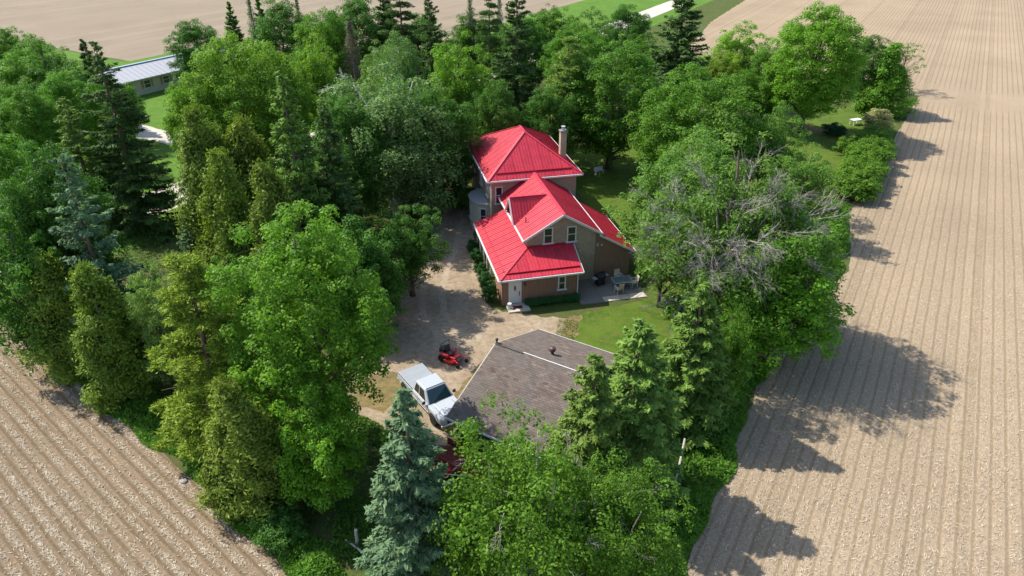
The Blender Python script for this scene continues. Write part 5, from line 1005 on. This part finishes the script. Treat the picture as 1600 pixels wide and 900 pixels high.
def inside(poly, P):
    x, y = P[:, 0], P[:, 1]; r = np.zeros(len(P), bool); n = len(poly)
    for i in range(n):
        (x1, y1), (x2, y2) = poly[i], poly[(i + 1) % n]
        c = ((y1 > y) != (y2 > y)); t = (x2 - x1) * (y - y1) / (y2 - y1 + 1e-12) + x1; r ^= c & (x < t)
    return r
def straw(name, poly, rowdir, n, box, dens_rows, seed, label, size, base=0.5):
    rng = np.random.default_rng(seed); P = np.stack([rng.uniform(box[0], box[1], n), rng.uniform(box[2], box[3], n)], 1)
    keep = rng.random(n) < np.clip(28.0 / np.maximum(P[:, 1], 1), 0.12, 1) ** 1.3; P = P[keep]; P = P[inside(poly, P)]
    nx, ny = rowdir[1], -rowdir[0]; ph = np.sin((P[:, 0] * nx + P[:, 1] * ny + 0.19) * 2 * math.pi / 0.762); lump = 0.55 * np.sin(P[:, 0] * 1.9 + 3 * np.sin(P[:, 1] * 0.83)) * np.sin(P[:, 1] * 2.3 + 2 * np.sin(P[:, 0] * 1.1)); k = rng.random(len(P)) < np.clip(base - dens_rows * (ph + lump), 0.03, 1); P = P[k]; m = len(P)
    C = np.stack([P[:, 0], P[:, 1], rng.uniform(0.025, 0.07, m)], 1); a = np.where(rng.random(m) < 0.35, math.atan2(rowdir[1], rowdir[0]) + rng.normal(size=m) * 0.5, rng.uniform(0, math.pi, m))
    ax = np.stack([np.cos(a), np.sin(a), rng.normal(size=m) * 0.14], 1); N = rng.normal(size=(m, 3)) * 0.3 + [0, 0, 1]
    V = leaves(C, N, size, 0.12, rng, ax, 0.02); V[:, :, 2] = np.maximum(V[:, :, 2], 0.016); tag(link(name, np_mesh(name, V.reshape(-1, 3), 4, rng.random(m)), 'straw'), label, 'straw', None, 'stuff'); print(name, m)
straw('corn_residue', RIGHT, RD, 800000, (2, 75, 10, 110), 0.45, 101, 'pale corn residue scattered between the rows of the right field', 0.21)
straw('corn_stubble', LEFT, LD, 1000000, (-50, 2, 8, 52), 1.0, 102, 'pale corn stubble lying in rows on the left field', 0.24, -0.25)

def weeds(name, path, width, n, hmax, color, seed, label, size=0.30, asp=0.3):
    rng = np.random.default_rng(seed); pts = np.array(path); seg = np.linalg.norm(np.diff(pts, axis=0), axis=1); cum = np.r_[0, np.cumsum(seg)]; s = rng.uniform(0, cum[-1], n)
    x = np.interp(s, cum, pts[:, 0]); y = np.interp(s, cum, pts[:, 1]); i = np.clip(np.searchsorted(cum, s) - 1, 0, len(seg) - 1); d = np.diff(pts, axis=0)[i] / seg[i][:, None]
    wv = width * (0.8 + 0.3 * np.sin(s * 0.9 + 1) * np.sin(s * 0.37)); o = rng.uniform(-1, 1, n) * wv; x = x - d[:, 1] * o; y = y + d[:, 0] * o
    hl = hmax * (0.35 + 0.65 * np.abs(np.sin(s * 1.3) * np.cos(s * 0.53 + 1))) * (1.1 - np.abs(o / np.maximum(wv, .01)) ** 2); z = rng.uniform(0.05, 1, n) * hl
    C = np.stack([x, y, z + 0.06], 1); ax = rng.normal(size=(n, 3)) * 0.6 + [0, 0, 0.8]; N = rng.normal(size=(n, 3)) * 0.6 + [0, -0.15, 0.8]; V = leaves(C, N, size, asp, rng, ax, 0.2); V[:, :, 2] = np.maximum(V[:, :, 2], 0.02)
    tag(link(name, np_mesh(name, V.reshape(-1, 3), 4, rng.random(n)), 'leaf', color=color), label, 'weeds', None, 'stuff')
weeds('edge_weeds', [(1.8, 12.2), (5.6, 19.6), (8.6, 25.4), (11.4, 30.4), (15.8, 39.0), (21, 46.6), (28.6, 55.6), (35, 70)], 1.4, 60000, 0.7, (0.085, 0.19, 0.022), 111, 'bright green weeds along the right field edge')
weeds('edge_grass', [(1.4, 12.3), (-4.8, 18.4), (-10.8, 24.6), (-16.4, 29.8), (-24.2, 35.8), (-31.4, 41.8), (-38, 46.5)], 1.5, 60000, 0.7, (0.085, 0.19, 0.022), 112, 'bright green grass along the left field edge')
weeds('yard_grass', [(-9.5, 26), (-6, 26.5), (-3.5, 26.0), (-1, 26), (3, 25), (7, 29), (10, 36), (12.5, 41)], 2.4, 26000, 0.4, (0.075, 0.16, 0.022), 113, 'rough grass under the trees around the garage')
weeds('drive_grass', [(-8.8, 68), (-8.6, 60), (-10, 52), (-12.2, 46), (-12.6, 40), (-11.6, 35.6), (-7.8, 33.0), (-5.2, 31.8)], 0.9, 16000, 0.35, (0.07, 0.15, 0.022), 114, 'grass fringe along the gravel drive')
weeds('lawn_fringe', [(4.4, 46.9), (4.2, 45), (3.2, 42.8), (2.6, 42.0)], 0.9, 1500, 0.08, (0.09, 0.16, 0.02), 115, 'ragged lawn edge by the gravel', 0.12)

def undergrowth(name, poly, n, hmax, color, seed, label):
    rng = np.random.default_rng(seed); q = np.array(poly); P = np.stack([rng.uniform(q[:, 0].min(), q[:, 0].max(), n), rng.uniform(q[:, 1].min(), q[:, 1].max(), n)], 1); P = P[inside(poly, P)]
    d = np.sin(P[:, 0] * 0.9 + np.sin(P[:, 1] * 0.7) * 2) * np.sin(P[:, 1] * 1.1 + np.sin(P[:, 0] * 0.5) * 2); P = P[rng.random(len(P)) < np.clip(0.45 + 0.6 * d, 0.08, 1)]; m = len(P)
    C = np.stack([P[:, 0], P[:, 1], 0.05 + hmax * rng.random(m) ** 2], 1); V = leaves(C, rng.normal(size=(m, 3)) * 0.5 + [0, 0, 0.9], 0.28, 0.4, rng); V[:, :, 2] = np.maximum(V[:, :, 2], 0.02)
    tag(link(name, np_mesh(name, V.reshape(-1, 3), 4, rng.random(m)), 'leaf', color=color), label, 'undergrowth', None, 'stuff')
undergrowth('undergrowth', [(-5, 18.6), (-11, 25), (-24.6, 35.6), (-38, 46.4), (-45, 53), (-36, 66), (-16, 100), (-11, 78), (-10, 60), (-11, 52), (-13.4, 47), (-13.4, 39), (-12, 34.5), (-8, 31.8), (-5, 30.5), (-4, 24)], 130000, 0.35, (0.065, 0.13, 0.02), 121, 'low green undergrowth beneath the left tree belt')
undergrowth('garden_undergrowth', [(1.6, 13.5), (-4, 19), (-3.4, 27), (3, 26.5), (6, 29), (8.5, 36), (13, 38), (20, 46), (28, 56), (27, 57), (18, 48), (15.6, 39), (11, 30.4), (8.4, 25.6), (5.4, 19.8)], 50000, 0.35, (0.065, 0.135, 0.02), 122, 'low green undergrowth beneath the trees around the garage')
